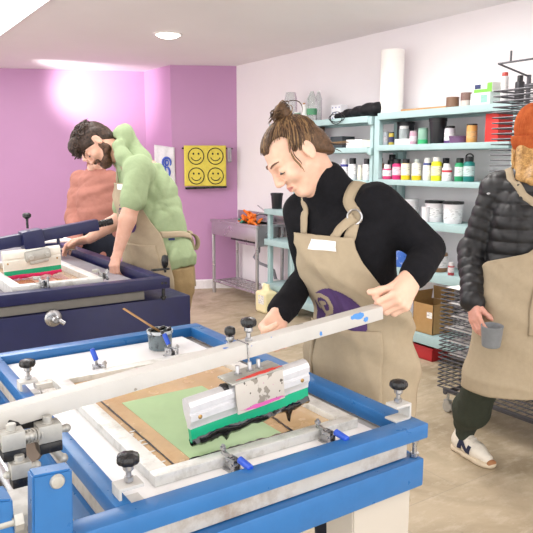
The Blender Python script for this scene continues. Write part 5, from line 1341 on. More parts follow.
    for _ in range(42):
        a0, e = r.uniform(0, 6.28), r.uniform(-.9, .9); R0 = r.uniform(.020, .036); ax1 = unit(nv([r.uniform(-.5, .5), r.uniform(-.5, .5), 1])); x1 = unit(np.cross(ax1, [1, .2, .1])); y1 = np.cross(ax1, x1); pts = []
        for q in np.linspace(0, r.uniform(2.2, 4.6), 12):
            v = (x1*math.cos(a0+q)+y1*math.sin(a0+q))*R0+ax1*e*.018; pts.append(H(v[0], bun[1]+v[1], bun[2]+.002+v[2]*.9))
        paths.append(pts)
    for k in range(16):     # loose ends sticking out of the bun to the left, and a loop to the right
        d = nv([r.uniform(-.5, .5), r.uniform(.3, 1), r.uniform(-.2, .5)]); d = d/np.linalg.norm(d); L = r.uniform(.03, .062); paths.append([H(*(nv(bun)+d*L*q+nv([0, 0, -.02*q*q]))) for q in np.linspace(.2, 1, 7)])
    paths.append([H(.01, bun[1]-.05*math.sin(q)-.012, bun[2]-.004+.022*math.cos(q)-.01*q) for q in np.linspace(0, 2.6, 12)])
    for k in range(14):     # wisps at the temple, ear and nape
        s_ = 1 if k % 3 else -1
        if k < 6: a = nv([s_*.073, .035+r.uniform(-.01, .01), .03]); d = nv([.0, r.uniform(.006, .02), -r.uniform(.05, .09)])
        else: a = nv([s_*r.uniform(.02, .055), -.085, -.035]); d = nv([s_*.005, -r.uniform(.01, .05), -r.uniform(.03, .06)])
        paths.append([H(*(a+d*q+nv([s_*.006*math.sin(q*PI), .004*math.sin(q*5), 0]))) for q in np.linspace(0, 1, 8)])
    tubes_hair(paths, .0014, 'loose_hair', hms, root)
    # apron
    A = SDF(); loft(A, [(pel-u*.12, .140, .106), (pel, .146, .112), (pel+u*.05, .144, .112), (waist+l*.012, .138, .108), (chest-u*.03+l*.013, .148, .120), (chest+u*.05+l*.012, .145, .110), (shc-u*.005, .125, .082)], l, .03)
    for hp in (hipL, hipR): kn = nv([hp[0]-.02, hp[1], .47]); A.cap(hp, kn, .078, .062, .04)
    for hp in (hipL, hipR): A.cap(nv([hp[0]-.02, hp[1], .47]), nv([hp[0]+.01, hp[1], .3]), .075, .065, .05)
    zt_, zw, zb_ = 1.262, 1.04, .43
    ap = Apron(A, [chest+u*.1, chest, waist, pel, pel-u*.6], f, .013, hang_from=1.02, flare=.0, seed=2, fold=.013).prepare(zt_+.03, zb_-.02)
    tr = lambda z: float(np.interp(z, [zb_, .9, 1.02, 1.06, 1.13, 1.20, zt_], [1.75, 1.70, 1.62, 1.45, 1.05, .82, .74])); tl = lambda z: -float(np.interp(z, [zb_, .9, 1.02, 1.06, 1.13, 1.20, zt_], [1.75, 1.70, 1.40, 1.10, .82, .76, .74]))
    apr = ap.sheet(zt_, zb_, tl, tr, 'apron', m_apron, root)
    ap.decal(.06, 1.036, .168, .170, lambda x, y: logo_in(x, y), 'printed_logo', m_purple_print, apr, 84)
    ap.sheet(1.008, .80, lambda z: -.95, lambda z: .95, 'pocket', m_apron, apr, 40, 24, lift=.006)
    ap.decal(.10, 1.238, .075, .026, lambda x, y: True, 'name_sticker', m_sticker, apr, 12)
    # neck straps and buckle
    W2 = SDF(); W2.pr = list(W.pr)
    pL = ap.pt(tr(zt_)-.12, zt_-.012); pR = ap.pt(tl(zt_)+.12, zt_-.012)
    ribbon(W2, [pL, chest+l*.085+f*.10+u*.09, nb+l*.075+f*.02+u*-.01, nb+l*.068-f*.05+u*.02], .030, .004, 'neck_strap', m_apron, apr)
    ribbon(W2, [pR, chest-l*.085+f*.10+u*.09, nb-l*.075+f*.02+u*-.01, nb-l*.068-f*.05+u*.02], .030, .004, 'neck_strap', m_apron, apr)
    q, g = project(W2, chest+l*.088+f*.11+u*.075, .010); b = MB(); x, y, z = frame(g, (0, 0, 1))
    b.tube([Vector(q)+x*.019*math.cos(a)+y*.019*math.sin(a) for a in [2*PI*k/20 for k in range(20)]], .003, 6, closed=True); b.build('strap_ring', m_steel, apr)
    ribbon(W2, [q, q-u*.02+f*.01-l*.022, q-u*.055+f*.01-l*.042], .026, .012, 'strap_end', m_apron, apr, 10)
    # hanging waist tie
    t0 = ap.pt(-.62, 1.01, .012)
    b = MB(); b.grid([[ap.pt(-.62+dx*.10, 1.01-.26*i/14, .012+.003*math.sin(i*.8)) for dx in (-.5, 0, .5)] for i in range(15)]); b.build('apron_tie', m_apron, apr, solid=.004, smooth=60)
    # yellow paint on the knuckles
    return root, H, B, wL
WOMAN = woman()
# ------------------------------------------------------------------ the bearded man at the navy press
def greenman():
    PD = lambda x, y, d: globals()['PD'](x, y, d*1.05)
    f = unit([-.98, -.12, 0]); l = np.cross([0, 0, 1], f); u = np.array([0, 0, 1.])
    g0 = PD(166, 272, 3.42); root = thing('person', 'bearded man in a light green hoodie and beige apron leaning over the navy press', 'person', (g0.x, g0.y, 0))
    H = Head(PD(97.5, 144.5, 3.36), nv(CR_)*-.47+nv(CU_)*-.86+nv(CT_)*.14, nv(CR_)*-.87+nv(CU_)*.48+nv(CT_)*.10, .93)
    nb = nv(PD(125, 157, 3.40)); shc = nv(PD(138, 166, 3.40)); sL = nv(PD(139, 170, 3.22)); sR = nv(PD(131, 172, 3.58))
    eL, wL = nv(PD(132, 204, 3.16)), nv(PD(119, 249, 3.17)); eR, wR = nv(PD(121, 218, 3.60)), nv(PD(89, 239, 3.64))
    pel = nv(PD(166, 272, 3.42)); waist = nv(PD(158, 240, 3.41)); chest = nv(PD(147, 196, 3.40)); hipL, hipR = pel+l*.09-u*.04, pel-l*.09-u*.04
    B = SDF(); head_sdf(B, H, 1.05); neck_sdf(B, H, nb, .056)
    loft(B, [(pel-u*.08, .16, .11), (pel, .165, .12), (waist, .15, .115), (chest, .165, .12), (shc, .13, .08)], l, .03); B.cap(sL, sR, .05, .05, .03)
    for s_, e_, w_ in ((sL, eL, wL), (sR, eR, wR)): B.cap(s_, e_, .052, .043, .02); B.cap(e_, e_+(w_-e_)*.35, .043, .043, .015); B.cap(e_+(w_-e_)*.35, w_, .043, .028, .015)
    kns, ans = [], []
    for hp in (hipL, hipR):
        kn = nv([hp[0]-.03, hp[1], .50]); an = nv([hp[0]+.05, hp[1], .09]); kns.append(kn); ans.append(an); B.cap(hp, kn, .085, .056, .03); B.cap(kn, an, .056, .038, .02); B.cap(an, an-u*.04, .036, .03, .02)
    dL = unit(nv(PD(113.5, 268, 3.155))-wL); hand_sdf(B, wL, dL, nv(CT_)*-.55+nv(CR_)*.5-nv(CU_)*.3, nv(CR_)*-.8+nv(CU_)*.2, (.45, .55, .35), .12, 1.03)
    dR = unit(nv(PD(72, 243, 3.64))-wR); hand_sdf(B, wR, dR, nv(CU_)*-.8+nv(CT_)*.3, nv(CT_)*.8, (.5, .5, .3), .10, 1.03)
    hL, hR = wL+dL*.07, wR+dR*.06
    finish_body(B, root, H, [skin('light_skin', 'DDB09A'), mat('lips_dull', 'B5786C', .45)], .016, [(H.c-.17, H.c+.17, .004), (hL-.11, hL+.11, .004), (hR-.10, hR+.10, .0045)])
    dark = hairmat('dark_brown_hair', '1E1613', '57443A', 70); eyes(root, H, True, mat('dark_brow_hair', '3A2A22', .8), .004)
    # curly hair swept forwards, cropped sides, beard
    C_ = SDF(); C_.ell(H(0, -.012, .045), H.s*nv([.080, .103, .092]), H.ax(), .01); C_.ell(H(0, -.066, -.01), H.s*nv([.060, .045, .06]), H.ax(), .03); C_.ell(H(0, .065, .098), H.s*nv([.068, .055, .045]), H.ax(), .03)
    C_.half(H(0, .092, .060), unit(H.f*.70-H.u*.71), k=.012)
    for s_ in (-1, 1): C_.ell(H(s_*.086, -.006, -.004), H.s*nv([.022, .026, .036]), H.ax(), .008, 's')
    mkobj('hair', C_.mesh('hair', .006, noise=wrinkle(15, amp=.004, freq=(50, 120))), dark, root, smooth=180)
    r = random.Random(3); paths = []
    for _ in range(190):
        a = r.uniform(-PI, PI); t = r.uniform(.0, .95); d = unit([math.sin(a)*t*.9, math.cos(a)*t+.25, 1.0-.55*t]); p0 = nv([0, -.005, .045])+d*nv([.080, .103, .092])*1.0
        R0 = r.uniform(.008, .017); x1 = unit(np.cross(d, [r.uniform(-1, 1), r.uniform(-1, 1), .3])); y1 = np.cross(d, x1); n = 14; ph = r.uniform(0, 6); fwd_ = max(0, d[1])*.022
        paths.append([H(*(p0+d*(.002+.022*q)+nv([0, 1, -.2])*fwd_*q+x1*R0*(math.cos(ph+q*6)-math.cos(ph))*.9+y1*R0*(math.sin(ph+q*6)-math.sin(ph))*.9)) for q in np.linspace(0, 1, n)])
    for _ in range(36):   # fringe curls hanging over the forehead
        p0 = nv([r.uniform(-.06, .06), .085+r.uniform(-.02, .02), .095+r.uniform(-.02, .012)]); R0 = r.uniform(.006, .012); ph = r.uniform(0, 6)
        paths.append([H(*(p0+nv([0, .030*q+R0*math.cos(ph+q*7), -.030*q+R0*math.sin(ph+q*7)])+nv([R0*math.sin(q*5+ph), 0, 0]))) for q in np.linspace(0, 1, 14)])
    tubes_hair(paths, .0034, 'hair_curls', dark, root)
    D = SDF(); D.ell(H(0, .060, -.092), H.s*nv([.036, .038, .030]), H.ax(), .02); 
    for s_ in (-1, 1): D.cap(H(s_*.060, -.004, -.030), H(s_*.052, .004, -.066), .016, .020, .015); D.cap(H(s_*.052, .004, -.066), H(s_*.020, .066, -.100), .022, .024, .02); D.cap(H(s_*.024, .090, -.055), H(0, .101, -.046), .006, .007, .006); D.cap(H(s_*.026, .088, -.055), H(s_*.022, .082, -.085), .008, .014, .012)
    D.cap(H(-.018, .094, -.061), H(.018, .094, -.061), .008, .008, .006, 's')
    mkobj('beard', D.mesh('beard', .005, noise=wrinkle(31, amp=.003, freq=(90, 200))), hairmat('brown_beard', '2A1D16', '6A4A36', 90), root, smooth=180)
    # hoodie
    hood_m = fabric('light_green_fleece', '9BAC86', var=.05, weave=400, fold=.4, fscale=12)
    W = SDF(); hemz = nv(PD(176, 266, 3.42))
    loft(W, [(pel+u*.005, .185, .150), (pel+u*.05, .190, .155), (waist, .185, .152), (chest, .195, .150), (shc+(chest-shc)*.15, .155, .105)], l, .04); W.cap(sL, sR, .068, .068, .05); W.cap(shc, nb, .095, .072, .04)
    kL = sL+(eL-sL)*1.0
    kL = sL+(eL-sL)*.86; W.cap(sL, kL, .078, .064, .03); W.cap(kL-(kL-sL)*.22, kL+(kL-sL)*.05, .066, .062, .01); W.cap(sR, sR+(eR-sR)*.75, .074, .062, .03)
    # hood lying on the nape
    h0 = nv(PD(118, 128, 3.45)); W.cap(nv(PD(122, 139, 3.40)), nv(PD(124, 131, 3.46)), .052, .044, .03); W.cap(nv(PD(118, 146, 3.30)), nv(PD(125, 158, 3.28)), .036, .045, .03); W.cap(nv(PD(118, 146, 3.5)), nv(PD(125, 158, 3.5)), .036, .045, .03); W.cap(nv(PD(126, 135, 3.38)), nv(PD(133, 156, 3.40)), .050, .060, .04)
    W.cap(H(0, -.02, .02), H(0, -.02, -.10), .068, .060, .01, 's')
    mkobj('hoodie', W.mesh('hoodie', .008, noise=wrinkle(21, amp=.0085, freq=(20, 62))), hood_m, root, smooth=180)
    b = MB(); q = nv(PD(172, 239, 3.25)); qq, g = project(W, q, .002); x, y, z = frame(g, (0, 0, 1)); b.obox(Vector(qq), (.012, .035, .002), x, y, z, .0005); b.build('hem_tag', mat('navy_tag', '2C3A66', .6), root)
    for sg in (0, 1):
        dc = nv(PD(113, 172, 3.33+.1*sg)); b = MB(); b.tube([project(W, dc+(nv(PD(116, 200, 3.33+.1*sg))-dc)*q, .004)[0] for q in np.linspace(0, 1, 10)], .004, 6); b.build('drawcord', hood_m, root)
    T = SDF(); loft(T, [(pel-u*.10, .17, .13), (pel+u*.04, .178, .138)], l, .03)
    for hp, kn, an in zip((hipL, hipR), kns, ans): T.cap(hp, kn, .100, .082, .03); T.cap(kn, an+u*.0, .082, .070, .02)
    mkobj('trousers', T.mesh('trousers', .010, noise=wrinkle(14, amp=.005, freq=(14, 40))), m_chino, root, smooth=180)
    for an in ans: shoe(root, nv([an[0]+.075, an[1], 0]), f, m_blackknit, m_rubber)
    A = SDF(); loft(A, [(pel-u*.14, .178, .15), (pel, .188, .155), (pel+u*.05, .192, .158), (waist, .188, .156), (chest, .198, .154), (shc+(chest-shc)*.15, .158, .11)], l, .04)
    for hp, kn in zip((hipL, hipR), kns): A.cap(hp, kn, .108, .09, .05)
    zt_ = float(PD(113, 183, 3.33).z); zb_ = .50; zw = float(PD(160, 232, 3.3).z)
    ap = Apron(A, [shc, chest, waist, pel, pel-u*.5], f, .012, hang_from=zw, flare=.02, seed=5, fold=.009).prepare(zt_+.03, zb_-.02)
    ex = lambda z: float(np.interp(z, [zb_, zw-.03, zw, zw+.06, zt_-.08, zt_], [1.25, 1.18, 1.15, .98, .72, .66]))
    apr = ap.sheet(zt_, zb_, lambda z: -ex(z), ex, 'apron', m_apron, root)
    ap.decal(.12, zw+.075, .155, .165, logo_in, 'printed_logo', m_purple_print, apr, 60)
    ap.decal(.12, zt_-.02, .085, .028, lambda x, y: True, 'name_sticker', m_sticker, apr, 12)
    ap.sheet(zw-.06, zw-.27, lambda z: -.9, lambda z: .95, 'pocket', m_apron, apr, 40, 20, lift=.006)
    for sg in (1, -1):
        a = ap.pt(sg*.55, zt_-.01); ribbon(W, [a, shc+l*sg*.065+f*.11+u*.01, nb+l*sg*.05+f*.07+u*.01], .03, .004, 'neck_strap', m_apron, apr)
    # waist ties, knotted behind in a loose bow
    kq, g = project(W, nv(PD(187, 234, 3.44)), .012); ribbon(W, [ap.pt(1.12, zw-.005, .004), kq+l*.10, kq], .034, .010, 'waist_tie', m_apron, apr, 16)
    b = MB(); kb = Vector(kq); rows = []
    for pts in ([(0, 0), (5, 1), (9, 6), (10, 13), (7, 18), (4, 14), (1, 6), (0, 1)], [(0, 0), (3, 10), (2, 25), (5, 38), (6, 54)], [(0, 0), (-1, 12), (-3, 26)]):
        P = [kb+CR_*(x/184)-CU_*(y/184)+Vector(l)*(.010*math.sin(i*1.3)) for i, (x, y) in enumerate(pts)]; Q = [P[0].lerp(P[1], 0)]
        for i in range(len(P)-1):
            for q in (.33, .66, 1): Q.append(P[i].lerp(P[i+1], q))
        for _ in range(2): Q = [Q[0]]+[(Q[i-1]+Q[i]*2+Q[i+1])/4 for i in range(1, len(Q)-1)]+[Q[-1]]
        rows.append(Q)
    for Q in rows: b.grid([[q+Vector(l)*w*.022+CR_*w*.012 for w in (-.5, .5)] for q in Q])
    b.ell(kb, (.022, .018, .016)); b.build('apron_bow', m_apron, apr, solid=.003, smooth=60)
    t = thing('ink_card', 'grey plastic ink scraper card in the hand of the man in green', 'scraper card', PD(70, 247, 3.63))
    c = Vector(wR+dR*.13)+V(0, 0, -.03); b = MB(); b.obox(c, (.10, .06, .004), CR_, V(CT_.x, CT_.y, 0), (0, 0, 1), .001, 0); b.build('card', pm('A39C90', .5), t)
    return root
greenman()
t = thing('paper_sheet', 'white sheets of paper held up at the far rail of the navy press', 'paper', PD(54, 240, 3.95))
c = PD(53, 239.5, 3.95); b = MB(); b.grid([[c+V(.18*(i/8-.5), .26*(j/8-.5), .006*math.sin(i*.7)*j/8) for i in range(9)] for j in range(9)]); b.build('sheet', MATS['white_paper'], t, solid=.012)
# ------------------------------------------------------------------ the man in the terracotta sweater
def orangeman():
    PD = lambda x, y, d: globals()['PD'](x, y, d*1.06)
    f = unit([-.90, -.44, 0]); l = np.cross([0, 0, 1], f); u = np.array([0, 0, 1.])
    g0 = PD(96, 245, 4.2); root = thing('person', 'person in a terracotta sweater and dark jeans behind the man in green', 'person', (g0.x, g0.y, 0))
    shc = nv(PD(96, 178, 4.2)); pel = nv([g0.x, g0.y, .93]); waist = nv(PD(96, 226, 4.2)); chest = nv(PD(96, 196, 4.2)); nb = shc+u*.05
    H = Head(PD(94, 148, 4.12), f*.86-u*.5-l*.1, u*.86+f*.5, 1.0); l_ = l
    sL, sR = shc+l*.15-u*.02, shc-l*.15-u*.02
    eR, wR = nv(PD(74, 219, 4.2)), nv(PD(76, 244, 4.0)); eL, wL = sL-u*.29+l*.03, sL-u*.50+f*.12
    B = SDF(); head_sdf(B, H, 1.0); neck_sdf(B, H, nb-u*.01, .055); loft(B, [(pel-u*.08, .16, .11), (pel, .165, .115), (waist, .145, .105), (chest, .155, .11), (shc, .13, .075)], l, .03); B.cap(sL, sR, .05, .05, .03); hips = (pel+l*.09-u*.04, pel-l*.09-u*.04)
    for s_, e_, w_ in ((sL, eL, wL), (sR, eR, wR)): B.cap(s_, e_, .05, .04, .02); B.cap(e_, w_, .04, .028, .015)
    for hp in hips: kn = nv([hp[0], hp[1], .49]); an = nv([hp[0]+.03, hp[1], .09]); B.cap(hp, kn, .085, .056, .03); B.cap(kn, an, .056, .038, .02); B.cap(an, an-u*.04, .036, .03, .02)
    hands = []
    for w_, e_, sg in ((wL, eL, 1), (wR, eR, -1)):
        d = unit(unit(w_-e_)*.8+f*.3-u*.2); hand_sdf(B, w_, d, -l*sg*.9-f*.2, f, (.35, .5, .3), .1, 1.0); hands.append(w_+d*.06)
    finish_body(B, root, H, [skin('pale_skin', 'E3BBA6'), mat('lips_dull', 'B5786C', .45)], .018, [(H.c-.16, H.c+.16, .0045), (hands[0]-.09, hands[0]+.09, .006), (hands[1]-.09, hands[1]+.09, .006)])
    eyes(root, H, True, mat('dark_brow_hair', '3A2A22', .8), .0035)
    b = MB()
    for s_ in (-1, 1):
        b.tube([H(s_*.033+.021*math.cos(a), .108, -.002+.016*math.sin(a)) for a in [2*PI*k/20 for k in range(20)]], .0018, 6, closed=True); b.tube([H(s_*.054, .106, .003), H(s_*.075, .06, .006), H(s_*.077, -.01, .008)], .0016, 6)
    b.tube([H(-.012, .108, .002), H(0, .113, .004), H(.012, .108, .002)], .0016, 6); b.build('glasses', m_blackp, root)
    C_ = SDF(); C_.ell(H(0, -.014, .040), H.s*nv([.080, .100, .088]), H.ax(), .01); C_.ell(H(0, -.062, -.015), H.s*nv([.06, .05, .06]), H.ax(), .03); C_.half(H(0, .086, .066), unit(H.f*.70-H.u*.71), k=.012)
    for s_ in (-1, 1): C_.ell(H(s_*.084, -.006, -.004), H.s*nv([.02, .025, .034]), H.ax(), .008, 's')
    mkobj('hair', C_.mesh('hair', .006, noise=wrinkle(45, amp=.003, freq=(60, 120))), MATS.get('dark_hair') or hairmat('dark_short_hair', '1E1613', '4A3A30', 70), root, smooth=180)
    W = SDF(); loft(W, [(pel+u*.055, .165, .125), (pel+u*.09, .172, .130), (waist, .158, .125), (chest, .160, .125), (shc+(chest-shc)*.1, .135, .090)], l, .04); W.cap(sL, sR, .062, .062, .05); W.cap(shc, nb+u*.01, .09, .066, .04)
    for s_, e_, w_ in ((sL, eL, wL), (sR, eR, wR)): W.cap(s_, e_, .068, .058, .03); W.cap(e_, w_, .058, .046, .02); W.cap(w_+(e_-w_)*.12, w_, .044, .042, .006)
    W.cap(nb-u*.03, H(0, -.02, -.02), .058, .058, .006, 's')
    mkobj('sweater', W.mesh('sweater', .009, noise=wrinkle(33, amp=.0065, freq=(18, 56))), fabric('terracotta_knit', 'A26E62', var=.05, fold=.35, fscale=12), root, smooth=180)
    T = SDF(); loft(T, [(pel-u*.10, .165, .12), (pel+u*.075, .165, .122)], l, .03)
    for hp in hips: kn = nv([hp[0], hp[1], .49]); an = nv([hp[0]+.03, hp[1], .10]); T.cap(hp, kn, .095, .075, .03); T.cap(kn, an, .075, .065, .02)
    jn = mkobj('jeans', T.mesh('jeans', .011, noise=wrinkle(24, amp=.004)), m_denim, root, smooth=180)
    for hp in hips: shoe(root, nv([hp[0]+.10, hp[1]+.03, 0]), f, pm('8A8580'), m_rubber)
orangeman()
# ------------------------------------------------------------------ the person walking past on the right
def walker():
    f = unit([.26, -.965, 0]); l = np.cross([0, 0, 1], f); u = np.array([0, 0, 1.]); rr_ = -l
    hc = PD(543, 149, 2.92); root = thing('person', 'person in an orange beanie, black puffer jacket and beige apron walking with a grey cup', 'person', (2.56, 1.78, 0))
    H = Head(hc, nv(CR_)*.90+nv(CT_)*.35-nv(CU_)*.22, u, 1.04)
    shc = nv(PD(532, 182, 2.92)); nb = shc+u*.035; chest = nv(PD(527, 222, 2.93)); waist = nv(PD(521, 265, 2.95)); pel = nv(PD(516, 300, 2.96))
    sR = nv(PD(497, 190, 2.95)); sL = 2*shc-sR; eR, wR = nv(PD(472, 250, 3.00)), nv(PD(472.5, 301, 2.85)); eL, wL = sL-u*.29+l*.05, sL-u*.48+f*.12
    hipR, hipL = pel-l*.09-u*.04, pel+l*.09-u*.04
    hl = PZ(453, 447, 0); toe = PZ(489, 467, 0); anR = nv(hl+(toe-hl).normalized()*.085+V(0, 0, .105)); knR = nv(PD(486, 375, 2.96)); anL = nv([pel[0]+.10, pel[1]-.34, .09]); knL = nv([hipL[0]+.04, hipL[1]-.20, .50])
    B = SDF(); head_sdf(B, H, 1.0); neck_sdf(B, H, nb-u*.02, .054); loft(B, [(pel-u*.08, .16, .11), (pel, .165, .115), (waist, .145, .105), (chest, .150, .105), (shc-u*.02, .11, .06)], l, .03); B.cap(sL-u*.01, sR-u*.01, .036, .036, .03)
    for s_, e_, w_ in ((sL, eL, wL), (sR, eR, wR)): B.cap(s_, e_, .045, .04, .02); B.cap(e_, w_, .04, .028, .015)
    for hp, kn, an in ((hipR, knR, anR), (hipL, knL, anL)): B.cap(hp, kn, .085, .05, .03); B.cap(kn, an+u*.06, .05, .024, .02); B.cap(an+u*.06, an-u*.05, .024, .022, .02)
    # right hand hooked round the grey cup
    cupc = PD(491.5, 336, 2.745)
    dR = unit(nv(PD(475.5, 321, 2.80))-wR); hand_sdf(B, wR, dR, nv(CR_)*.92-nv(CT_)*.40, nv(CT_)*.85+nv(CR_)*.4, (.30, .42, .35), .10, 1.0, thumb=(nv(CR_)*.45-u*.75+nv(CT_)*.40, nv(CR_)*.75-u*.66+nv(CT_)*.1, nv(CR_)*.75-u*.65-nv(CT_)*.1))
    dL = unit(-u+f*.2); hand_sdf(B, wL, dL, rr_, f, (.4, .5, .3), .1)
    hR, hL = wR+dR*.07, wL+dL*.07
    finish_body(B, root, H, [skin('rosy_skin', 'D9A594'), mat('lips_dull', 'B5786C', .45)], .016, [(H.c-.17, H.c+.17, .004), (hR-.10, hR+.11, .0035), (hL-.09, hL+.1, .006)])
    eyes(root, H, False, mat('fair_brow_hair', '8A6A48', .8), .003)
    # beanie with a turned-up ribbed cuff
    bm_ = None; t = NT('rust_knit'); w_ = t.node('ShaderNodeTexWave', bands_direction='X'); w_.inputs['Scale'].default_value = 60; t.link(t.coord(), w_.inputs['Vector'])
    t.color(t.ramp(t.noise(30, 4), [(.3, srgb('A8502C')), (.7, srgb('C2683C'))])); t.set(rough=.95, spec=.1); t.bump(t.noise(300, 3), .3, .003); bm_ = t.m
    C_ = SDF(); C_.ell(H(0, -.022, .075), H.s*nv([.091, .112, .100]), H.ax(), .01); C_.ell(H(0, -.05, .13), H.s*nv([.06, .07, .055]), H.ax(), .06); C_.half(H(0, .05, .012), unit(-H.u+H.f*.18), k=.004)
    rib = lambda X, Y, Z: .0016*np.sin(np.arctan2((X-H.c[0])*H.l[0]+(Y-H.c[1])*H.l[1]+(Z-H.c[2])*H.l[2], (X-H.c[0])*H.f[0]+(Y-H.c[1])*H.f[1]+(Z-H.c[2])*H.f[2]+.02)*58)
    be = mkobj('beanie', C_.mesh('beanie', .004, noise=rib), bm_, root, smooth=180)
    K = SDF(); K.ell(H(0, -.022, .045), H.s*nv([.097, .119, .11]), H.ax(), .01); K.half(H(0, .05, .002), unit(-H.u+H.f*.18), k=.006); K.half(H(0, .05, .068), unit(H.u-H.f*.18), k=.006)
    mkobj('beanie_cuff', K.mesh('beanie_cuff', .004, noise=rib), bm_, be, smooth=180)
    hm = hairmat('blond_hair', '8A6438', 'D2A667', 60); S = SDF()
    S.cap(H(-.045, -.070, -.02), nv(PD(523, 180, 2.86)), .040, .036, .03); S.cap(H(.03, -.085, -.02), nv(PD(529, 181, 2.97)), .044, .034, .03); S.cap(H(-.074, -.02, -.02), nv(PD(533, 179, 2.84)), .024, .026, .03); S.cap(H(-.062, .02, -.03), nv(PD(532, 181, 2.79)), .028, .026, .03); S.cap(H(.076, -.02, -.02), H(.085, .0, -.15), .024, .026, .03)
    mkobj('hair', S.mesh('hair', .006, noise=wrinkle(51, amp=.0018, freq=(40, 110), stretch=(1, 1, .15))), hm, root, smooth=180)
    r = random.Random(9); paths = []
    for _ in range(130):
        a = r.uniform(-2.4, 2.4); p0 = H(math.sin(a)*.084, -.022-math.cos(a)*.100, -.02); p1 = nv(PD(527+r.uniform(-8, 9), 184+r.uniform(-8, 5), 2.90+r.uniform(-.07, .07))); m_ = (p0+p1)/2+unit(p0-H.c)*.03*np.array([1, 1, 0]); paths.append([(1-q)**2*p0+2*q*(1-q)*m_+q*q*p1 for q in np.linspace(0, 1, 9)])
    tubes_hair(paths, .0028, 'hair_strands', [hm, hairmat('blond_strand_light', 'B98E54', 'DDB57A', 40)], root)
    # quilted jacket
    jm = mat('black_puffer_nylon', '18181B', .50, var=.1, bump=.12, bscale=55)
    W = SDF(); ax_ = unit(shc-pel); L0 = float(np.dot(shc-pel, ax_))
    loft(W, [(pel+u*.03, .185, .145), (waist, .180, .145), (chest, .185, .145), (shc+(chest-shc)*.15, .155, .105)], l, .03); W.cap(sL, sR, .075, .075, .05); W.cap(shc, nb-u*.01, .105, .086, .03); W.cap(nb-u*.02, nb+u*.004, .082, .078, .01); W.half(nb+u*.028, u+f*.25, k=.012, lo=nb-.12, hi=nb+.25); W.cap(nb+u*.05, nb+u*.2, .046, .066, .006, 's')
    def q_(X, Y, Z): return -.007*np.abs(np.sin(PI*((Z-pel[2])/.055)))**.6+.003
    W.add(q_, np.array([-9, -9, 0.]), np.array([9, 9, 3.]), .01, 'add')
    for s_, e_, w2 in ((sR, eR, wR), (sL, eL, wL)):
        W.cap(s_+(e_-s_)*.02, e_, .064, .055, .02, quilt=(.050, .008, .2)); W.cap(e_, w2, .055, .044, .02, quilt=(.046, .0075, .5)); W.cap(w2+(e_-w2)*.10, w2-(e_-w2)*.01, .046, .045, .008)
    mkobj('puffer_jacket', W.mesh('puffer_jacket', .0055, noise=wrinkle(61, amp=.0045, freq=(24, 80))), jm, root, smooth=180)
    b = MB(); q, g = project(W, nv(PD(471.5, 203, 2.84)), .002); b.ell(Vector(q), (.008, .008, .005)); b.build('sleeve_badge', pm('C9C9CE'), root)
    # trousers gathered at the ankle
    T = SDF(); loft(T, [(pel-u*.10, .165, .12), (pel+u*.06, .165, .125)], l, .03)
    for hp, kn, an in ((hipR, knR, anR), (hipL, knL, anL)):
        T.cap(hp, kn, .098, .078, .03); lo = an+u*.06; T.cap(kn, lo+(kn-lo)*.25, .078, .084, .03); T.cap(lo+(kn-lo)*.25, lo, .084, .062, .03); T.cap(lo, an+u*.010, .055, .050, .01)
    mkobj('trousers', T.mesh('trousers', .008, noise=wrinkle(71, amp=.0055, freq=(18, 55))), m_olive, root, smooth=180)
    # trainers
    cream = mat('cream_trainer_leather', 'E6DED0', .6, var=.05, dirt='B9AC98', damount=.4, dscale=30); gum = mat('gum_sole', 'D8C8AE', .6)
    d0 = (toe-hl)
    for k, (h, d) in enumerate(((hl, d0), (V(anL[0]+.03, anL[1]+.06, 0), V(f[0], f[1], 0)))):
        o, hh, dd, ll = shoe(root, h, d, cream, gum)
        if k == 0: o['label'] = 'cream trainer with a navy letter N'
        b = MB(); b.ell(Vector(hh+dd*.262)+V(0, 0, .022), (.014, .030, .020), [dd, ll, u], 14); b.build('toe_bumper', mat('tan_gum', 'A8744A', .6), o)
        b = MB()
        for i in range(4):
            c = hh+dd*(.135+.022*i)+u*(.098-.010*i); b.tube([c-ll*.022, c+u*.006, c+ll*.022], .0035, 6)
        b.build('laces', pm('DDD6C8', .7), o)
        for sd in (-1, 1):
            kz = 1.45; poly = [(x*kz, y*kz) for x, y in [(-.030, -.022), (-.016, -.022), (-.010, .004), (.012, -.022), (.028, -.022), (.036, .022), (.022, .022), (.017, -.002), (-.004, .022), (-.020, .022)]]
            b = MB(); oo = hh+dd*.115+u*.058; S2 = SDF(); 
            pts = [oo+dd*x+u*(y*1.0)+ll*sd*.06 for x, y in poly]
            S2.cap(hh+dd*.045+u*.06, hh+dd*.17+u*.05, .042, .040, .02, squash=(ll, .92)); S2.cap(hh+dd*.17+u*.05, hh+dd*.23+u*.036, .040, .030, .02, squash=(u, .85)); S2.cap(hh+dd*.055+u*.06, hh+dd*.06+u*.115, .040, .036, .02); S2.cap(hh+dd*.13+u*.055, hh+dd*.10+u*.10, .036, .026, .025)
            me = bpy.data.meshes.new('letter_n'); bm = bmesh.new(); vs = [bm.verts.new(Vector(p)) for p in pts]; fc = bm.faces.new(vs); bmesh.ops.triangulate(bm, faces=[fc]); bmesh.ops.subdivide_edges(bm, edges=bm.edges[:], cuts=4, use_grid_fill=True)
            for v in bm.verts: v.co = Vector(project(S2, v.co, .0025)[0])
            bm.to_mesh(me); bm.free(); no = mkobj('letter_n', me, mat('navy_suede', '262B45', .85), o, smooth=180); md = no.modifiers.new('Solidify', 'SOLIDIFY'); md.thickness = .003; md.offset = 0
    # apron
    A = SDF(); loft(A, [(pel-u*.12, .18, .14), (pel+u*.03, .195, .155), (waist, .190, .155), (chest, .195, .155), (shc+(chest-shc)*.15, .160, .112)], l, .03)
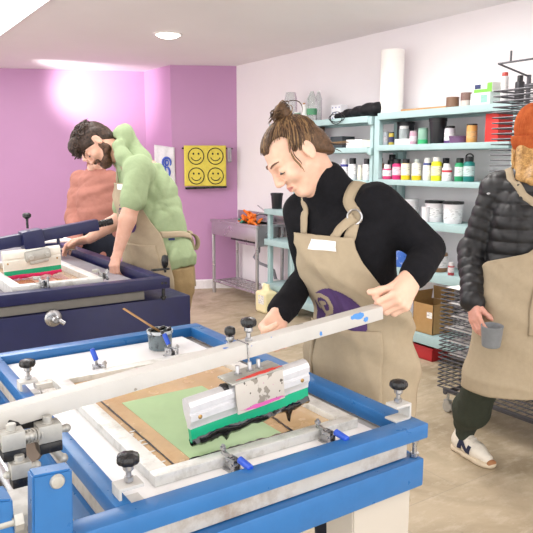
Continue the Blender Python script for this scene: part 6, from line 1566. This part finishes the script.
    A.cap(hipR, knR, .11, .095, .05); A.cap(hipL, knL, .11, .095, .05)
    zt_ = float(PD(528, 219, 2.78).z); zb_ = float(PD(495, 396, 2.85).z); zw = float(PD(505, 262, 2.85).z)
    ap = Apron(A, [shc, chest, waist, pel, pel-u*.6], f, .014, hang_from=zw-.02, flare=.16, seed=3, fold=.015).prepare(zt_+.03, zb_-.02)
    ex = lambda z: float(np.interp(z, [zb_, zw-.05, zw, zw+.05, zt_-.06, zt_], [2.45, 2.35, 2.0, 1.15, .66, .60]))
    apr = ap.sheet(zt_, zb_, lambda z: -ex(z), ex, 'apron', m_apron, root)
    ap.decal(.12, zw+.01, .155, .165, logo_in, 'printed_logo', m_purple_print, apr, 60)
    ap.sheet(zw-.09, zw-.30, lambda z: -.95, lambda z: .95, 'pocket', m_apron, apr, 44, 22, lift=.008)
    for sg in (1, -1):
        a = ap.pt(sg*.52, zt_-.01); ribbon(W, [a, PD(521, 192, 2.76), PD(511, 174, 2.84), PD(507, 166, 2.93), PD(513, 165, 3.02)] if sg < 0 else [a, shc+l*sg*.11+f*.12-u*.03, shc+l*sg*.115+f*.02+u*.06, nb+l*sg*.09-f*.07+u*.0], .032, .004, 'neck_strap', m_apron, apr)
    # the cup
    t = thing('cup', 'grey stoneware cup held low by the walking person', 'cup', cupc-V(0, 0, .045)); o = cupc-V(0, 0, .045); ax = V(-.05, -.05, 1)
    b = MB(); b.lathe([(0, 0), (.034, 0), (.038, .004), (.0455, .088), (.0465, .092), (.0445, .093), (.043, .089), (.036, .010), (0, .008)], o, ax, 32, cap=False); b.build('cup', mat('grey_stoneware', '7E8286', .45, var=.06, nscale=60), t)
walker()
# ------------------------------------------------------------------ camera, world, view
cd = bpy.data.cameras.new('camera'); cam = bpy.data.objects.new('camera', cd); COL.objects.link(cam)
cd.sensor_width = 36; cd.lens = 36*FPX/533; cd.clip_start = .05; cd.clip_end = 60
cam.location = CAM; cam.rotation_euler = (PI/2-PITCH, 0, -YAW)
sc.camera = cam
w = bpy.data.worlds.new('world'); sc.world = w; w.use_nodes = True
w.node_tree.nodes['Background'].inputs[0].default_value = (1, .985, .97, 1)
w.node_tree.nodes['Background'].inputs[1].default_value = WORLD
sc.view_settings.view_transform = 'Standard'; sc.view_settings.look = 'None'
sc.view_settings.gamma = 1; sc.view_settings.exposure = EXPO; sc.view_settings.use_curve_mapping = False
